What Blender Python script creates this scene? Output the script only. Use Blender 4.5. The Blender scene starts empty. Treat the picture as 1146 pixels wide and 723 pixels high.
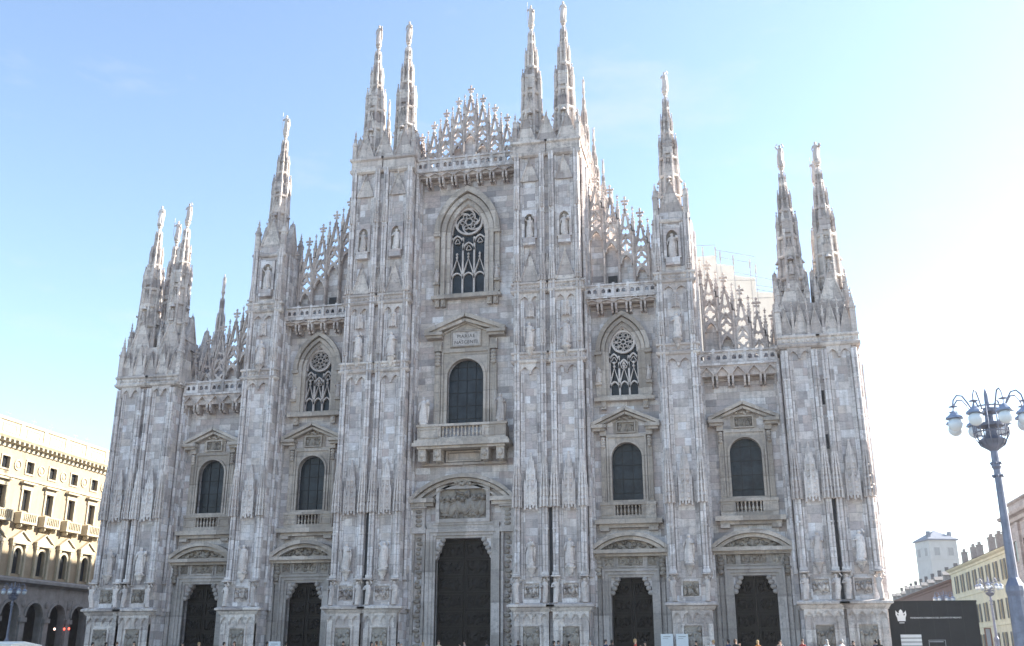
import bpy, math, random
from math import sin, cos, pi, radians, sqrt, atan2, floor
from mathutils import Matrix, Vector, noise
from mathutils.geometry import tessellate_polygon

rnd = random.Random(7)
scene = bpy.context.scene
COL = scene.collection

# ------------------------------------------------------------------ camera, sky, sun, exposure
CAM = Vector((21.27, -80.07, 1.65))
YAW, PITCH = radians(-12.18), radians(18.39)
cd = bpy.data.cameras.new('camera')
cam = bpy.data.objects.new('camera', cd)
COL.objects.link(cam)
fwd = Vector((sin(YAW) * cos(PITCH), cos(YAW) * cos(PITCH), sin(PITCH)))
rgt = Vector((cos(YAW), -sin(YAW), 0))
upv = rgt.cross(fwd)
cam.matrix_world = Matrix(((rgt.x, upv.x, -fwd.x, CAM.x), (rgt.y, upv.y, -fwd.y, CAM.y),
                           (rgt.z, upv.z, -fwd.z, CAM.z), (0, 0, 0, 1)))
cd.sensor_fit = 'HORIZONTAL'
cd.sensor_width = 36
cd.lens = 1130.9 / 1146 * 36
cd.clip_start = 0.2
cd.clip_end = 6000
scene.camera = cam

SUN_AZ, SUN_EL = radians(64), radians(29.5)      # azimuth from +Y towards +X
world = bpy.data.worlds.new('World')
scene.world = world
world.use_nodes = True
wn, wl = world.node_tree.nodes, world.node_tree.links
bg = wn['Background']
sky = wn.new('ShaderNodeTexSky')
sky.sky_type = 'NISHITA'
sky.sun_disc = False
sky.sun_elevation = SUN_EL
sky.sun_rotation = SUN_AZ
sky.air_density = 1.0
sky.dust_density = 0.7
sky.ozone_density = 0.7
wtc = wn.new('ShaderNodeTexCoord')
wmp = wn.new('ShaderNodeMapping')
wmp.inputs['Scale'].default_value = (2.2, 2.2, 7.0)
wl.new(wtc.outputs['Generated'], wmp.inputs[0])
wnz = wn.new('ShaderNodeTexNoise')
wnz.inputs['Scale'].default_value = 1.7
wnz.inputs['Detail'].default_value = 7
wnz.inputs['Roughness'].default_value = .62
wl.new(wmp.outputs[0], wnz.inputs[0])
wrp = wn.new('ShaderNodeValToRGB')
wrp.color_ramp.elements[0].position = .56
wrp.color_ramp.elements[0].color = (0, 0, 0, 1)
wrp.color_ramp.elements[1].position = .82
wrp.color_ramp.elements[1].color = (.55, .55, .55, 1)
wl.new(wnz.outputs[0], wrp.inputs[0])
wmx = wn.new('ShaderNodeMix')
wmx.data_type = 'RGBA'
wl.new(wrp.outputs[0], wmx.inputs[0])
wl.new(sky.outputs[0], wmx.inputs[6])
wmx.inputs[7].default_value = (2.6, 2.75, 2.9, 1)      # thin cirrus
wl.new(wmx.outputs[2], bg.inputs[0])
bg.inputs[1].default_value = 0.115
sd = bpy.data.lights.new('sun', 'SUN')
sun = bpy.data.objects.new('sun', sd)
COL.objects.link(sun)
sd.energy = 5.0
sd.angle = radians(0.5)
sd.color = (1.0, 0.94, 0.83)
to_sun = Vector((sin(SUN_AZ) * cos(SUN_EL), cos(SUN_AZ) * cos(SUN_EL), sin(SUN_EL)))
sun.rotation_euler = to_sun.to_track_quat('Z', 'Y').to_euler()
sun.location = (60, 30, 90)
scene.view_settings.view_transform = 'Standard'
scene.view_settings.look = 'None'
scene.view_settings.gamma = 1
scene.view_settings.use_curve_mapping = False
scene.view_settings.exposure = 1.66
scene.render.engine = 'CYCLES'
scene.cycles.max_bounces = 5
scene.cycles.diffuse_bounces = 3
scene.cycles.use_denoising = True

# ------------------------------------------------------------------ mesh helpers
class MB:
    def __init__(s):
        s.v, s.f = [], []

    def add(s, vs, fs):
        n = len(s.v)
        s.v += [tuple(p) for p in vs]
        s.f += [tuple(i + n for i in f) for f in fs]
        return s

    def merge(s, o, loc=(0, 0, 0), sc=(1, 1, 1), rz=0.0):
        if not hasattr(sc, '__len__'):
            sc = (sc, sc, sc)
        c, k = cos(rz), sin(rz)
        vs = []
        for x, y, z in o.v:
            x, y, z = x * sc[0], y * sc[1], z * sc[2]
            vs.append((c * x - k * y + loc[0], k * x + c * y + loc[1], z + loc[2]))
        return s.add(vs, o.f)

    def box(s, x0, x1, y0, y1, z0, z1):
        return s.add([(x0, y0, z0), (x1, y0, z0), (x1, y1, z0), (x0, y1, z0), (x0, y0, z1), (x1, y0, z1), (x1, y1, z1), (x0, y1, z1)],
                     [(0, 3, 2, 1), (4, 5, 6, 7), (0, 1, 5, 4), (1, 2, 6, 5), (2, 3, 7, 6), (3, 0, 4, 7)])

    def mould(s, x0, x1, yb, prof):
        """horizontal moulding along x; prof = [(out, z)...] from bottom to top, out = projection towards -y"""
        for (o0, z0), (o1, z1) in zip(prof[:-1], prof[1:]):
            pass
        vs, fs = [], []
        n = len(prof)
        for o, z in prof:
            vs += [(x0 - o, yb - o, z), (x1 + o, yb - o, z), (x1 + o, yb + .3, z), (x0 - o, yb + .3, z)]
        for i in range(n - 1):
            a, b = 4 * i, 4 * i + 4
            for k in range(4):
                j = (k + 1) % 4
                fs.append((a + k, a + j, b + j, b + k))
        fs.append((3, 2, 1, 0))
        m = 4 * (n - 1)
        fs.append((m, m + 1, m + 2, m + 3))
        return s.add(vs, fs)

    def prism(s, loop, y0, y1, holes=()):
        """polygon in the xz plane (with holes) extruded from y0 (front) to y1"""
        loops = [list(loop)] + [list(h) for h in holes]
        tris = tessellate_polygon([[Vector((p[0], p[1], 0)) for p in l] for l in loops])
        pts = [p for l in loops for p in l]
        n = len(pts)
        vs = [(p[0], y0, p[1]) for p in pts] + [(p[0], y1, p[1]) for p in pts]
        fs = []
        for a, b, c in tris:
            ar = (pts[b][0] - pts[a][0]) * (pts[c][1] - pts[a][1]) - (pts[b][1] - pts[a][1]) * (pts[c][0] - pts[a][0])
            if ar < 0:
                b, c = c, b
            fs += [(a, b, c), (a + n, c + n, b + n)]
        k = 0
        for li, l in enumerate(loops):
            m = len(l)
            ar = sum(l[i][0] * l[(i + 1) % m][1] - l[(i + 1) % m][0] * l[i][1] for i in range(m))
            ccw = (ar > 0) == (li == 0)
            for i in range(m):
                a, b = k + i, k + (i + 1) % m
                fs.append((b, a, a + n, b + n) if ccw else (a, b, b + n, a + n))
            k += m
        return s.add(vs, fs)

    def strip(s, pts, w, y0, y1, closed=False):
        """bar of width w following a polyline in the xz plane"""
        n = len(pts)
        L, R = [], []
        for i in range(n):
            if closed:
                a, b = pts[i - 1], pts[(i + 1) % n]
            else:
                a, b = pts[max(i - 1, 0)], pts[min(i + 1, n - 1)]
            dx, dz = b[0] - a[0], b[1] - a[1]
            l = sqrt(dx * dx + dz * dz) or 1
            nx, nz = -dz / l * w / 2, dx / l * w / 2
            L.append((pts[i][0] + nx, pts[i][1] + nz))
            R.append((pts[i][0] - nx, pts[i][1] - nz))
        vs, fs = [], []
        for i in range(n):
            vs += [(L[i][0], y0, L[i][1]), (R[i][0], y0, R[i][1]), (R[i][0], y1, R[i][1]), (L[i][0], y1, L[i][1])]
        for i in range(n if closed else n - 1):
            a, b = 4 * i, 4 * ((i + 1) % n)
            for k in range(4):
                j = (k + 1) % 4
                fs.append((a + k, b + k, b + j, a + j))
        if not closed:
            fs += [(0, 1, 2, 3), (4 * n - 1, 4 * n - 2, 4 * n - 3, 4 * n - 4)]
        return s.add(vs, fs)

    def frustum(s, cx, cy, z0, z1, r0, r1, n=8, rot=None, ry=1.0):
        rot = pi / n if rot is None else rot
        vs = [(cx + r0 * cos(rot + 2 * pi * i / n), cy + ry * r0 * sin(rot + 2 * pi * i / n), z0) for i in range(n)]
        fs = [tuple(range(n - 1, -1, -1))]
        if r1 < 1e-4:
            vs.append((cx, cy, z1))
            fs += [(i, (i + 1) % n, n) for i in range(n)]
        else:
            vs += [(cx + r1 * cos(rot + 2 * pi * i / n), cy + ry * r1 * sin(rot + 2 * pi * i / n), z1) for i in range(n)]
            fs += [(i, (i + 1) % n, n + (i + 1) % n, n + i) for i in range(n)] + [tuple(range(n, 2 * n))]
        return s.add(vs, fs)

    def lathe(s, prof, cx=0, cy=0, n=10):
        vs, fs = [], []
        for r, z in prof:
            vs += [(cx + r * cos(2 * pi * i / n), cy + r * sin(2 * pi * i / n), z) for i in range(n)]
        for k in range(len(prof) - 1):
            for i in range(n):
                j = (i + 1) % n
                fs.append((k * n + i, k * n + j, k * n + n + j, k * n + n + i))
        fs.append(tuple(range(n - 1, -1, -1)))
        m = (len(prof) - 1) * n
        fs.append(tuple(range(m, m + n)))
        return s.add(vs, fs)

    def tube(s, pts, r, n=6):
        pts = [Vector(p) for p in pts]
        rs = r if hasattr(r, '__len__') else [r] * len(pts)
        vs, fs = [], []
        for i, p in enumerate(pts):
            t = (pts[min(i + 1, len(pts) - 1)] - pts[max(i - 1, 0)]).normalized()
            a = t.cross(Vector((0, 0, 1)) if abs(t.z) < .9 else Vector((1, 0, 0))).normalized()
            b = t.cross(a)
            vs += [p + (a * cos(2 * pi * k / n) + b * sin(2 * pi * k / n)) * rs[i] for k in range(n)]
        for i in range(len(pts) - 1):
            for k in range(n):
                j = (k + 1) % n
                fs.append((i * n + k, i * n + n + k, i * n + n + j, i * n + j))
        fs += [tuple(range(n)), tuple(range(len(pts) * n - 1, len(pts) * n - n - 1, -1))]
        return s.add(vs, fs)

    def ball(s, c, r, n=8, m=6):
        rr = r if hasattr(r, '__len__') else (r, r, r)
        vs, fs = [(c[0], c[1], c[2] - rr[2])], []
        for k in range(1, m):
            a = -pi / 2 + pi * k / m
            vs += [(c[0] + rr[0] * cos(a) * cos(2 * pi * i / n), c[1] + rr[1] * cos(a) * sin(2 * pi * i / n), c[2] + rr[2] * sin(a)) for i in range(n)]
        vs.append((c[0], c[1], c[2] + rr[2]))
        for i in range(n):
            fs.append((0, 1 + (i + 1) % n, 1 + i))
            for k in range(m - 2):
                a = 1 + k * n
                fs.append((a + i, a + (i + 1) % n, a + n + (i + 1) % n, a + n + i))
            a = 1 + (m - 2) * n
            fs.append((a + i, a + (i + 1) % n, len(vs) - 1))
        return s.add(vs, fs)

    def mesh(s, name, mat, smooth=False):
        me = bpy.data.meshes.new(name)
        me.from_pydata(s.v, [], s.f)
        me.materials.append(mat)
        if smooth:
            me.polygons.foreach_set('use_smooth', [True] * len(me.polygons))
        me.update()
        return me

    def build(s, name, mat, parent=None, loc=(0, 0, 0), rz=0, smooth=False):
        return inst(name, s.mesh(name, mat, smooth), parent, loc, rz)


def inst(name, me, parent=None, loc=(0, 0, 0), rz=0, sc=None):
    o = bpy.data.objects.new(name, me)
    COL.objects.link(o)
    o.location = loc
    o.rotation_euler = (0, 0, rz)
    if sc is not None:
        o.scale = sc if hasattr(sc, '__len__') else (sc, sc, sc)
    if parent:
        o.parent = parent
    return o


def tag(o, label=None, cat=None, group=None, kind=None):
    for k, v in (('label', label), ('category', cat), ('group', group), ('kind', kind)):
        if v:
            o[k] = v
    return o


def thing(name, label, cat, loc=(0, 0, 0), rz=0, group=None):
    o = inst(name, None, None, loc, rz)
    return tag(o, label, cat, group)


def copy_tree(o, parent=None):
    c = o.copy()
    COL.objects.link(c)
    if parent:
        c.parent = parent
    for ch in list(o.children):
        copy_tree(ch, c)
    return c


def arc(cx, cz, r, a0, a1, n):
    return [(cx + r * cos(a0 + (a1 - a0) * i / n), cz + r * sin(a0 + (a1 - a0) * i / n)) for i in range(n + 1)]


def pointed(a, zs, h, n=7, cx=0):
    """pointed arch from (-a, zs) over (0, zs + h) to (a, zs)"""
    r = (a * a + h * h) / (2 * a)
    t = atan2(h, r - a)
    lft = [(cx + (r - a) - r * cos(t * i / n), zs + r * sin(t * i / n)) for i in range(n + 1)]
    return lft + [(2 * cx - x, z) for x, z in reversed(lft[:-1])]


def segment(a, zs, h, n=18):
    r = (a * a + h * h) / (2 * h)
    t = math.asin(min(1, a / r))
    return [(r * sin(-t + 2 * t * i / n), zs + h - r + r * cos(-t + 2 * t * i / n)) for i in range(n + 1)]


def foil(cx, cz, R, k, lobe, n=5, rot=0.0):
    """k-lobed opening"""
    out = []
    for i in range(k):
        a = rot + 2 * pi * i / k
        x, z = cx + R * cos(a), cz + R * sin(a)
        out += [(x + lobe * cos(a + t), z + lobe * sin(a + t)) for t in [(-1.9 + 3.8 * j / n) * .9 for j in range(n + 1)]]
    return out


# ------------------------------------------------------------------ materials
def new_mat(name):
    m = bpy.data.materials.new(name)
    m.use_nodes = True
    return m, m.node_tree.nodes, m.node_tree.links, m.node_tree.nodes['Principled BSDF']


def math_node(N, L, op, a, b=None, c=None):
    n = N.new('ShaderNodeMath')
    n.operation = op
    for i, x in enumerate((a, b, c)):
        if x is None:
            continue
        if isinstance(x, (int, float)):
            n.inputs[i].default_value = x
        else:
            L.new(x, n.inputs[i])
    return n.outputs[0]


def mix_col(N, L, mode, fac, a, b):
    n = N.new('ShaderNodeMix')
    n.data_type = 'RGBA'
    n.blend_type = mode
    for i, x in ((0, fac), (6, a), (7, b)):
        if isinstance(x, (int, float)):
            n.inputs[i].default_value = x
        elif isinstance(x, tuple):
            n.inputs[i].default_value = (*x, 1)
        else:
            L.new(x, n.inputs[i])
    return n.outputs[2]


def noise_tex(N, L, vec, scale, detail=4, rough=.6, sc3=None):
    if sc3:
        mp = N.new('ShaderNodeMapping')
        mp.inputs['Scale'].default_value = sc3
        L.new(vec, mp.inputs[0])
        vec = mp.outputs[0]
    n = N.new('ShaderNodeTexNoise')
    n.inputs['Scale'].default_value = scale
    n.inputs['Detail'].default_value = detail
    n.inputs['Roughness'].default_value = rough
    L.new(vec, n.inputs[0])
    return n.outputs[0]


def ramp(N, L, fac, stops, interp='LINEAR'):
    r = N.new('ShaderNodeValToRGB')
    r.color_ramp.interpolation = interp
    e = r.color_ramp.elements
    while len(e) < len(stops):
        e.new(.5)
    for el, (p, c) in zip(e, stops):
        el.position = p
        el.color = (*c, 1) if isinstance(c, tuple) else (c, c, c, 1)
    L.new(fac, r.inputs[0])
    return r.outputs[0]


def marble(name, stops, bw=1.3, bh=.52, mortar=.55, grime=.5, rough=.55, dirt=(.24, .21, .185), carve=0.0, soot=.3):
    m, N, L, P = new_mat(name)
    tc = N.new('ShaderNodeTexCoord')
    oi = N.new('ShaderNodeObjectInfo')
    off = math_node(N, L, 'MULTIPLY', oi.outputs['Random'], 61.0)
    va = N.new('ShaderNodeVectorMath')
    va.operation = 'ADD'
    L.new(tc.outputs['Object'], va.inputs[0])
    L.new(off, va.inputs[1])
    vec = va.outputs[0]
    sp = N.new('ShaderNodeSeparateXYZ')
    L.new(vec, sp.inputs[0])
    u = math_node(N, L, 'ADD', sp.outputs[0], math_node(N, L, 'MULTIPLY', sp.outputs[1], 1.0))
    zz = math_node(N, L, 'DIVIDE', sp.outputs[2], bh)
    row = math_node(N, L, 'FLOOR', zz)
    wn1 = N.new('ShaderNodeTexWhiteNoise')
    wn1.noise_dimensions = '1D'
    L.new(row, wn1.inputs['W'])
    rv = wn1.outputs['Value']
    w = math_node(N, L, 'MULTIPLY_ADD', rv, bw * .9, bw * .55)
    u2 = math_node(N, L, 'ADD', math_node(N, L, 'DIVIDE', u, w), math_node(N, L, 'MULTIPLY', rv, 17.3))
    colm = math_node(N, L, 'FLOOR', u2)
    cv = N.new('ShaderNodeCombineXYZ')
    L.new(colm, cv.inputs[0])
    L.new(row, cv.inputs[1])
    wn2 = N.new('ShaderNodeTexWhiteNoise')
    wn2.noise_dimensions = '2D'
    L.new(cv.outputs[0], wn2.inputs['Vector'])
    # neighbouring blocks of the same quarry batch: mix the white noise with a slow noise
    slow = noise_tex(N, L, vec, .22, 2)
    val = math_node(N, L, 'MULTIPLY_ADD', wn2.outputs['Value'], .72, math_node(N, L, 'MULTIPLY', math_node(N, L, 'SUBTRACT', slow, .22), .5))
    base = ramp(N, L, val, stops)
    # veins within the block
    vn = noise_tex(N, L, vec, 2.6, 8, .72, (1, 1, 2.2))
    # cream and rose clouding that ignores the joints, and thin dark veins
    cl = noise_tex(N, L, vec, .9, 5, .6)
    base = mix_col(N, L, 'MULTIPLY', .55, base, ramp(N, L, cl, [(.3, (.84, .80, .83)), (.5, (1, .985, .98)), (.7, (1.0, .92, .88))]))
    ve = noise_tex(N, L, vec, 1.3, 9, .75, (1.0, 1.0, 2.6))
    base = mix_col(N, L, 'MULTIPLY', .5, base, ramp(N, L, ve, [(.455, (1, 1, 1)), (.485, (.60, .58, .58)), (.515, (1, 1, 1))]))
    base = mix_col(N, L, 'MULTIPLY', .8, base, ramp(N, L, vn, [(.25, (.68, .66, .66)), (.52, (1, 1, 1)), (.8, (1.0, .98, .95))]))
    # joints
    fz = math_node(N, L, 'FRACT', zz)
    fu = math_node(N, L, 'FRACT', u2)
    j = math_node(N, L, 'MAXIMUM', math_node(N, L, 'LESS_THAN', fz, .07), math_node(N, L, 'LESS_THAN', fu, .03))
    base = mix_col(N, L, 'MULTIPLY', math_node(N, L, 'MULTIPLY', j, mortar), base, (.45, .44, .43))
    # weathering: blotches and rain streaks
    bl = noise_tex(N, L, vec, .55, 7, .68)
    st = noise_tex(N, L, vec, 1.0, 7, .68, (2.6, 2.6, .13))
    g = math_node(N, L, 'MULTIPLY', ramp(N, L, math_node(N, L, 'ADD', bl, math_node(N, L, 'MULTIPLY', math_node(N, L, 'SUBTRACT', st, .5), 1.1)),
                                         [(.46, 0.0), (.74, 1.0)]), grime)
    base = mix_col(N, L, 'MIX', g, base, dirt)
    # soot: small hard-edged dark patches
    so = noise_tex(N, L, vec, 2.4, 8, .74)
    so2 = noise_tex(N, L, vec, .35, 3, .5)
    sf = ramp(N, L, math_node(N, L, 'ADD', so, math_node(N, L, 'MULTIPLY', math_node(N, L, 'SUBTRACT', so2, .5), .5)), [(.53, 0.0), (.64, 1.0)])
    base = mix_col(N, L, 'MIX', math_node(N, L, 'MULTIPLY', sf, soot), base, (.20, .18, .17))
    # white balance of the stone: candoglia is rosy grey
    base = mix_col(N, L, 'MULTIPLY', 1.0, base, (.985, .99, 1.02))
    L.new(base, P.inputs['Base Color'])
    P.inputs['Roughness'].default_value = rough
    P.inputs['Specular IOR Level'].default_value = .35
    bp = N.new('ShaderNodeBump')
    bp.inputs['Strength'].default_value = .35 + carve
    bp.inputs['Distance'].default_value = .05 + .1 * carve
    h = math_node(N, L, 'SUBTRACT', noise_tex(N, L, vec, 7 if carve else 9, 6, .7), math_node(N, L, 'MULTIPLY', j, .5))
    L.new(h, bp.inputs['Height'])
    L.new(bp.outputs[0], P.inputs['Normal'])
    return m


def plain(name, col, rough=.6, var=.25, scale=3.0, metal=0.0, emit=None, estr=0.0, spec=.4, streak=0.0, bump=.15):
    m, N, L, P = new_mat(name)
    tc = N.new('ShaderNodeTexCoord')
    n = noise_tex(N, L, tc.outputs['Object'], scale, 6, .65)
    lo = tuple(c * (1 - var) for c in col)
    hi = tuple(min(1, c * (1 + var)) for c in col)
    base = ramp(N, L, n, [(.3, lo), (.7, hi)])
    if streak:
        st = noise_tex(N, L, tc.outputs['Object'], 1.0, 5, .6, (1.3, 1.3, .1))
        base = mix_col(N, L, 'MULTIPLY', math_node(N, L, 'MULTIPLY', ramp(N, L, st, [(.48, 0.0), (.72, 1.0)]), streak), base, (.45, .42, .38))
    L.new(base, P.inputs['Base Color'])
    P.inputs['Roughness'].default_value = rough
    P.inputs['Metallic'].default_value = metal
    P.inputs['Specular IOR Level'].default_value = spec
    if emit:
        P.inputs['Emission Color'].default_value = (*emit, 1)
        P.inputs['Emission Strength'].default_value = estr
    if bump:
        bp = N.new('ShaderNodeBump')
        bp.inputs['Strength'].default_value = bump
        bp.inputs['Distance'].default_value = .03
        L.new(noise_tex(N, L, tc.outputs['Object'], scale * 4, 4), bp.inputs['Height'])
        L.new(bp.outputs[0], P.inputs['Normal'])
    return m


BLOCKS = [(.03, (.27, .25, .25)), (.15, (.46, .43, .42)), (.27, (.62, .53, .49)), (.38, (.55, .51, .49)), (.5, (.70, .62, .55)), (.6, (.66, .63, .62)), (.7, (.80, .735, .68)), (.8, (.84, .82, .81)), (.93, (.91, .88, .85))]
M_WALL = marble('marble_ashlar', BLOCKS, 1.35, .55, .5, .46)
M_PIER = marble('marble_pier', BLOCKS, 1.0, .62, .45, .42)
M_RIB = marble('marble_shafts', [(.06, (.40, .375, .365)), (.3, (.66, .60, .56)), (.65, (.80, .755, .715)), (.92, (.90, .875, .85))], .6, .8, .5, .36, soot=0.42)
M_CARV = marble('marble_carved', [(.1, (.46, .40, .365)), (.5, (.70, .625, .56)), (.9, (.83, .765, .69))], 2.2, .9, .25, .5, carve=.35, soot=0.6)
M_STAT = marble('marble_statue', [(.1, (.54, .48, .44)), (.5, (.74, .67, .61)), (.9, (.85, .79, .73))], 9, 9, 0, .45, soot=0.22)
M_LACE = marble('marble_tracery', [(.1, (.50, .42, .375)), (.5, (.66, .57, .505)), (.9, (.77, .69, .62))], 1.2, .8, .3, .4, soot=0.5)
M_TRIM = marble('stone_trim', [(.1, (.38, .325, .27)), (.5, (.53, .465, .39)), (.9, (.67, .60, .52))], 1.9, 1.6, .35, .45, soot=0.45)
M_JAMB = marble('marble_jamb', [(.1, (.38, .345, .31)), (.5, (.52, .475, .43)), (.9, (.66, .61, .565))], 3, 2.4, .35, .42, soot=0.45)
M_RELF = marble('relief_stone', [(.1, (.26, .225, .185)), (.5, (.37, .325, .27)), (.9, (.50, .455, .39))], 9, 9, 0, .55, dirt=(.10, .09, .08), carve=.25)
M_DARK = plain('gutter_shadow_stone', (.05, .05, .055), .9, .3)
M_DOOR = plain('bronze_door', (.020, .016, .014), .55, .45, 5, .4, bump=.5)
M_GLAS = plain('leaded_glass', (.026, .033, .042), .32, .55, 1.1, 0, spec=.25, bump=.3)
M_LEAD = plain('window_bars', (.012, .013, .016), .6, .2)
M_ROOF = plain('roof_slabs', (.42, .40, .38), .8, .2, 1.2)


def paving(name, c1, c2, size):
    m, N, L, P = new_mat(name)
    tc = N.new('ShaderNodeTexCoord')
    br = N.new('ShaderNodeTexBrick')
    br.inputs['Scale'].default_value = 1
    br.inputs['Brick Width'].default_value = size * 2
    br.inputs['Row Height'].default_value = size
    br.inputs['Mortar Size'].default_value = .012
    br.inputs['Color1'].default_value = (*c1, 1)
    br.inputs['Color2'].default_value = (*c2, 1)
    br.inputs['Mortar'].default_value = (.08, .08, .08, 1)
    L.new(tc.outputs['Object'], br.inputs[0])
    nz = noise_tex(N, L, tc.outputs['Object'], .8, 6, .7)
    L.new(mix_col(N, L, 'MULTIPLY', .6, br.outputs[0], ramp(N, L, nz, [(.3, .65), (.7, 1.0)])), P.inputs['Base Color'])
    P.inputs['Roughness'].default_value = .7
    return m


M_PAVE = paving('piazza_paving', (.165, .15, .14), (.22, .20, .185), .6)
M_STEP = paving('parvis_granite', (.19, .18, .17), (.25, .235, .22), .5)

# ------------------------------------------------------------------ setting
g = MB()
g.box(-420, 420, -320, 560, -1.0, 0)
tag(g.build('ground', M_PAVE), kind='structure')
g = MB()
for i in range(7):
    d = .38 * (6 - i)
    g.box(-37 - d, 37 + d, -13 - d, 70 + d, (i - 1) * .16 + .004, i * .16 + .13)
tag(g.build('parvis_pavement', M_STEP), kind='structure')
PZ = 6 * .16 + .13                                  # parvis level

# ------------------------------------------------------------------ sculpture meshes
def figure(mb, h=2.0, seed=0, pose=0, robe=True):
    """standing robed or nude stone figure, feet at z=0, facing -y, one continuous lofted body"""
    r = random.Random(seed)
    n = 20
    lean = r.uniform(-.03, .03)
    tw = r.uniform(-.4, .4)
    if robe:
        prof = [(0, .155, .13), (.04, .165, .135), (.2, .145, .12), (.38, .14, .115), (.5, .135, .11), (.6, .115, .09), (.7, .125, .095), (.78, .145, .09), (.82, .12, .075), (.845, .055, .05), (.87, .05, .052),
                (.9, .066, .072), (.94, .07, .078), (.975, .058, .065), (1.0, .015, .015)]
    else:
        prof = [(0, .12, .1), (.05, .09, .08), (.2, .1, .075), (.3, .105, .08), (.42, .12, .085), (.5, .125, .09), (.6, .1, .075), (.7, .125, .09), (.78, .15, .085), (.82, .12, .075), (.845, .055, .05), (.87, .05, .052),
                (.9, .066, .072), (.94, .07, .078), (.975, .058, .065), (1.0, .015, .015)]
    k = r.choice((4, 5, 6))
    ph = r.uniform(0, 6)
    vs, fs = [], []
    for t, a, b in prof:
        fold = (.27 if robe else .06) * max(0, 1 - t / .7)
        ox = lean * sin(t * pi) + .02 * sin(t * 7 + ph)
        for i in range(n):
            th = 2 * pi * i / n
            q = 1 + fold * sin(k * th + ph + tw * t * 6)
            vs.append(((ox + a * q * cos(th)) * h, b * q * sin(th) * h, t * h))
    for j in range(len(prof) - 1):
        for i in range(n):
            l = (i + 1) % n
            fs.append((j * n + i, j * n + l, j * n + n + l, j * n + n + i))
    fs += [tuple(range(n - 1, -1, -1)), tuple(range((len(prof) - 1) * n, len(prof) * n))]
    mb.add(vs, fs)
    ar = [.042 * h, .036 * h, .028 * h]
    S = lambda sx, p: (p[0] * h * sx, p[1] * h, p[2] * h)
    poses = [[(.13, 0, .79), (.19, -.04, .64), (.08, -.13, .66)], [(.13, 0, .79), (.21, -.02, .9), (.12, -.04, 1.04)],
             [(.13, 0, .79), (.2, .0, .62), (.18, -.07, .48)], [(.13, 0, .79), (.22, -.06, .68), (.2, -.14, .78)]]
    pr = {0: (0, 2), 1: (1, 1), 2: (0, 3), 3: (3, 2), 4: (1, 0)}[pose]
    mb.tube([S(1, p) for p in poses[pr[0]]], ar, 6)
    mb.tube([S(-1, p) for p in poses[pr[1]]], ar, 6)
    if pose == 2:
        mb.tube([S(-1, (.2, -.14, .1)), S(-1, (.2, -.14, 1.12))], .012 * h, 5)     # staff
    if pose == 3:
        mb.box(.13 * h, .25 * h, -.19 * h, -.15 * h, .68 * h, .84 * h)              # book
    # cloak hem
    if robe:
        mb.tube([S(1, (.13, .02, .78)), S(1, (.15, .06, .5)), S(1, (.12, .07, .12))], [.05 * h, .06 * h, .05 * h], 6)
    return mb


STAT = []
for i in range(5):
    b = MB()
    figure(b, 2.0, 11 + i, i)
    b.frustum(0, 0, -.18, 0.02, .34, .3, 8)
    STAT.append(b)
STAT_ME = [b.mesh('statue', M_STAT, True) for b in STAT]
b = MB(); figure(b, 2.0, 31, 1, False); b.box(-.36, .36, -.3, .3, 2.1, 2.24); ATLAS_A = b.mesh('atlas_figure', M_STAT, True)
b = MB(); figure(b, 2.0, 37, 4, False); b.box(-.36, .36, -.3, .3, 2.1, 2.24); ATLAS_B = b.mesh('atlas_figure', M_STAT, True)


def relief(mb, w, h, depth, seed, nx=26, nz=16, figs=5):
    """carved relief: a height field of crowded bodies, heads and limbs, facing -y, centred on x, from z=0"""
    r = random.Random(seed)
    blobs = []
    for i in range(figs):
        cx = -w / 2 + w * (i + .5 + r.uniform(-.25, .25)) / figs
        cz = h * r.uniform(.3, .5)
        s = h * r.uniform(.75, 1.0)
        blobs.append((cx, cz, .16 * s, .30 * s, r.uniform(-.5, .5), .8))
        blobs.append((cx + r.uniform(-.1, .1) * s, cz + .38 * s, .1 * s, .11 * s, 0, 1))
        for q in range(6):
            blobs.append((cx + r.uniform(-.4, .4) * s, cz + r.uniform(-.45, .45) * s, .05 * s, .2 * s, r.uniform(-1.5, 1.5), r.uniform(.4, .8)))
    vs, fs = [], []
    for j in range(nz + 1):
        for i in range(nx + 1):
            x, z = -w / 2 + w * i / nx, h * j / nz
            q = 0
            for cx, cz, a, b_, t, d in blobs:
                dx, dz = x - cx, z - cz
                e = ((dx * cos(t) + dz * sin(t)) / a) ** 2 + ((-dx * sin(t) + dz * cos(t)) / b_) ** 2
                if e < 1:
                    q = max(q, d * sqrt(1 - e))
            if i in (0, nx) or j in (0, nz):
                q = 0
            vs.append((x, -q * depth, z))
    for j in range(nz):
        for i in range(nx):
            a = j * (nx + 1) + i
            fs.append((a, a + 1, a + nx + 2, a + nx + 1))
    return mb.add(vs, fs)


def framed(mb, x0, x1, z0, z1, t, y0, y1):
    mb.box(x0, x1, y0, y1, z0, z0 + t).box(x0, x1, y0, y1, z1 - t, z1)
    mb.box(x0, x0 + t, y0 + .002, y1, z0 + t, z1 - t).box(x1 - t, x1, y0 + .002, y1, z0 + t, z1 - t)


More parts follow.
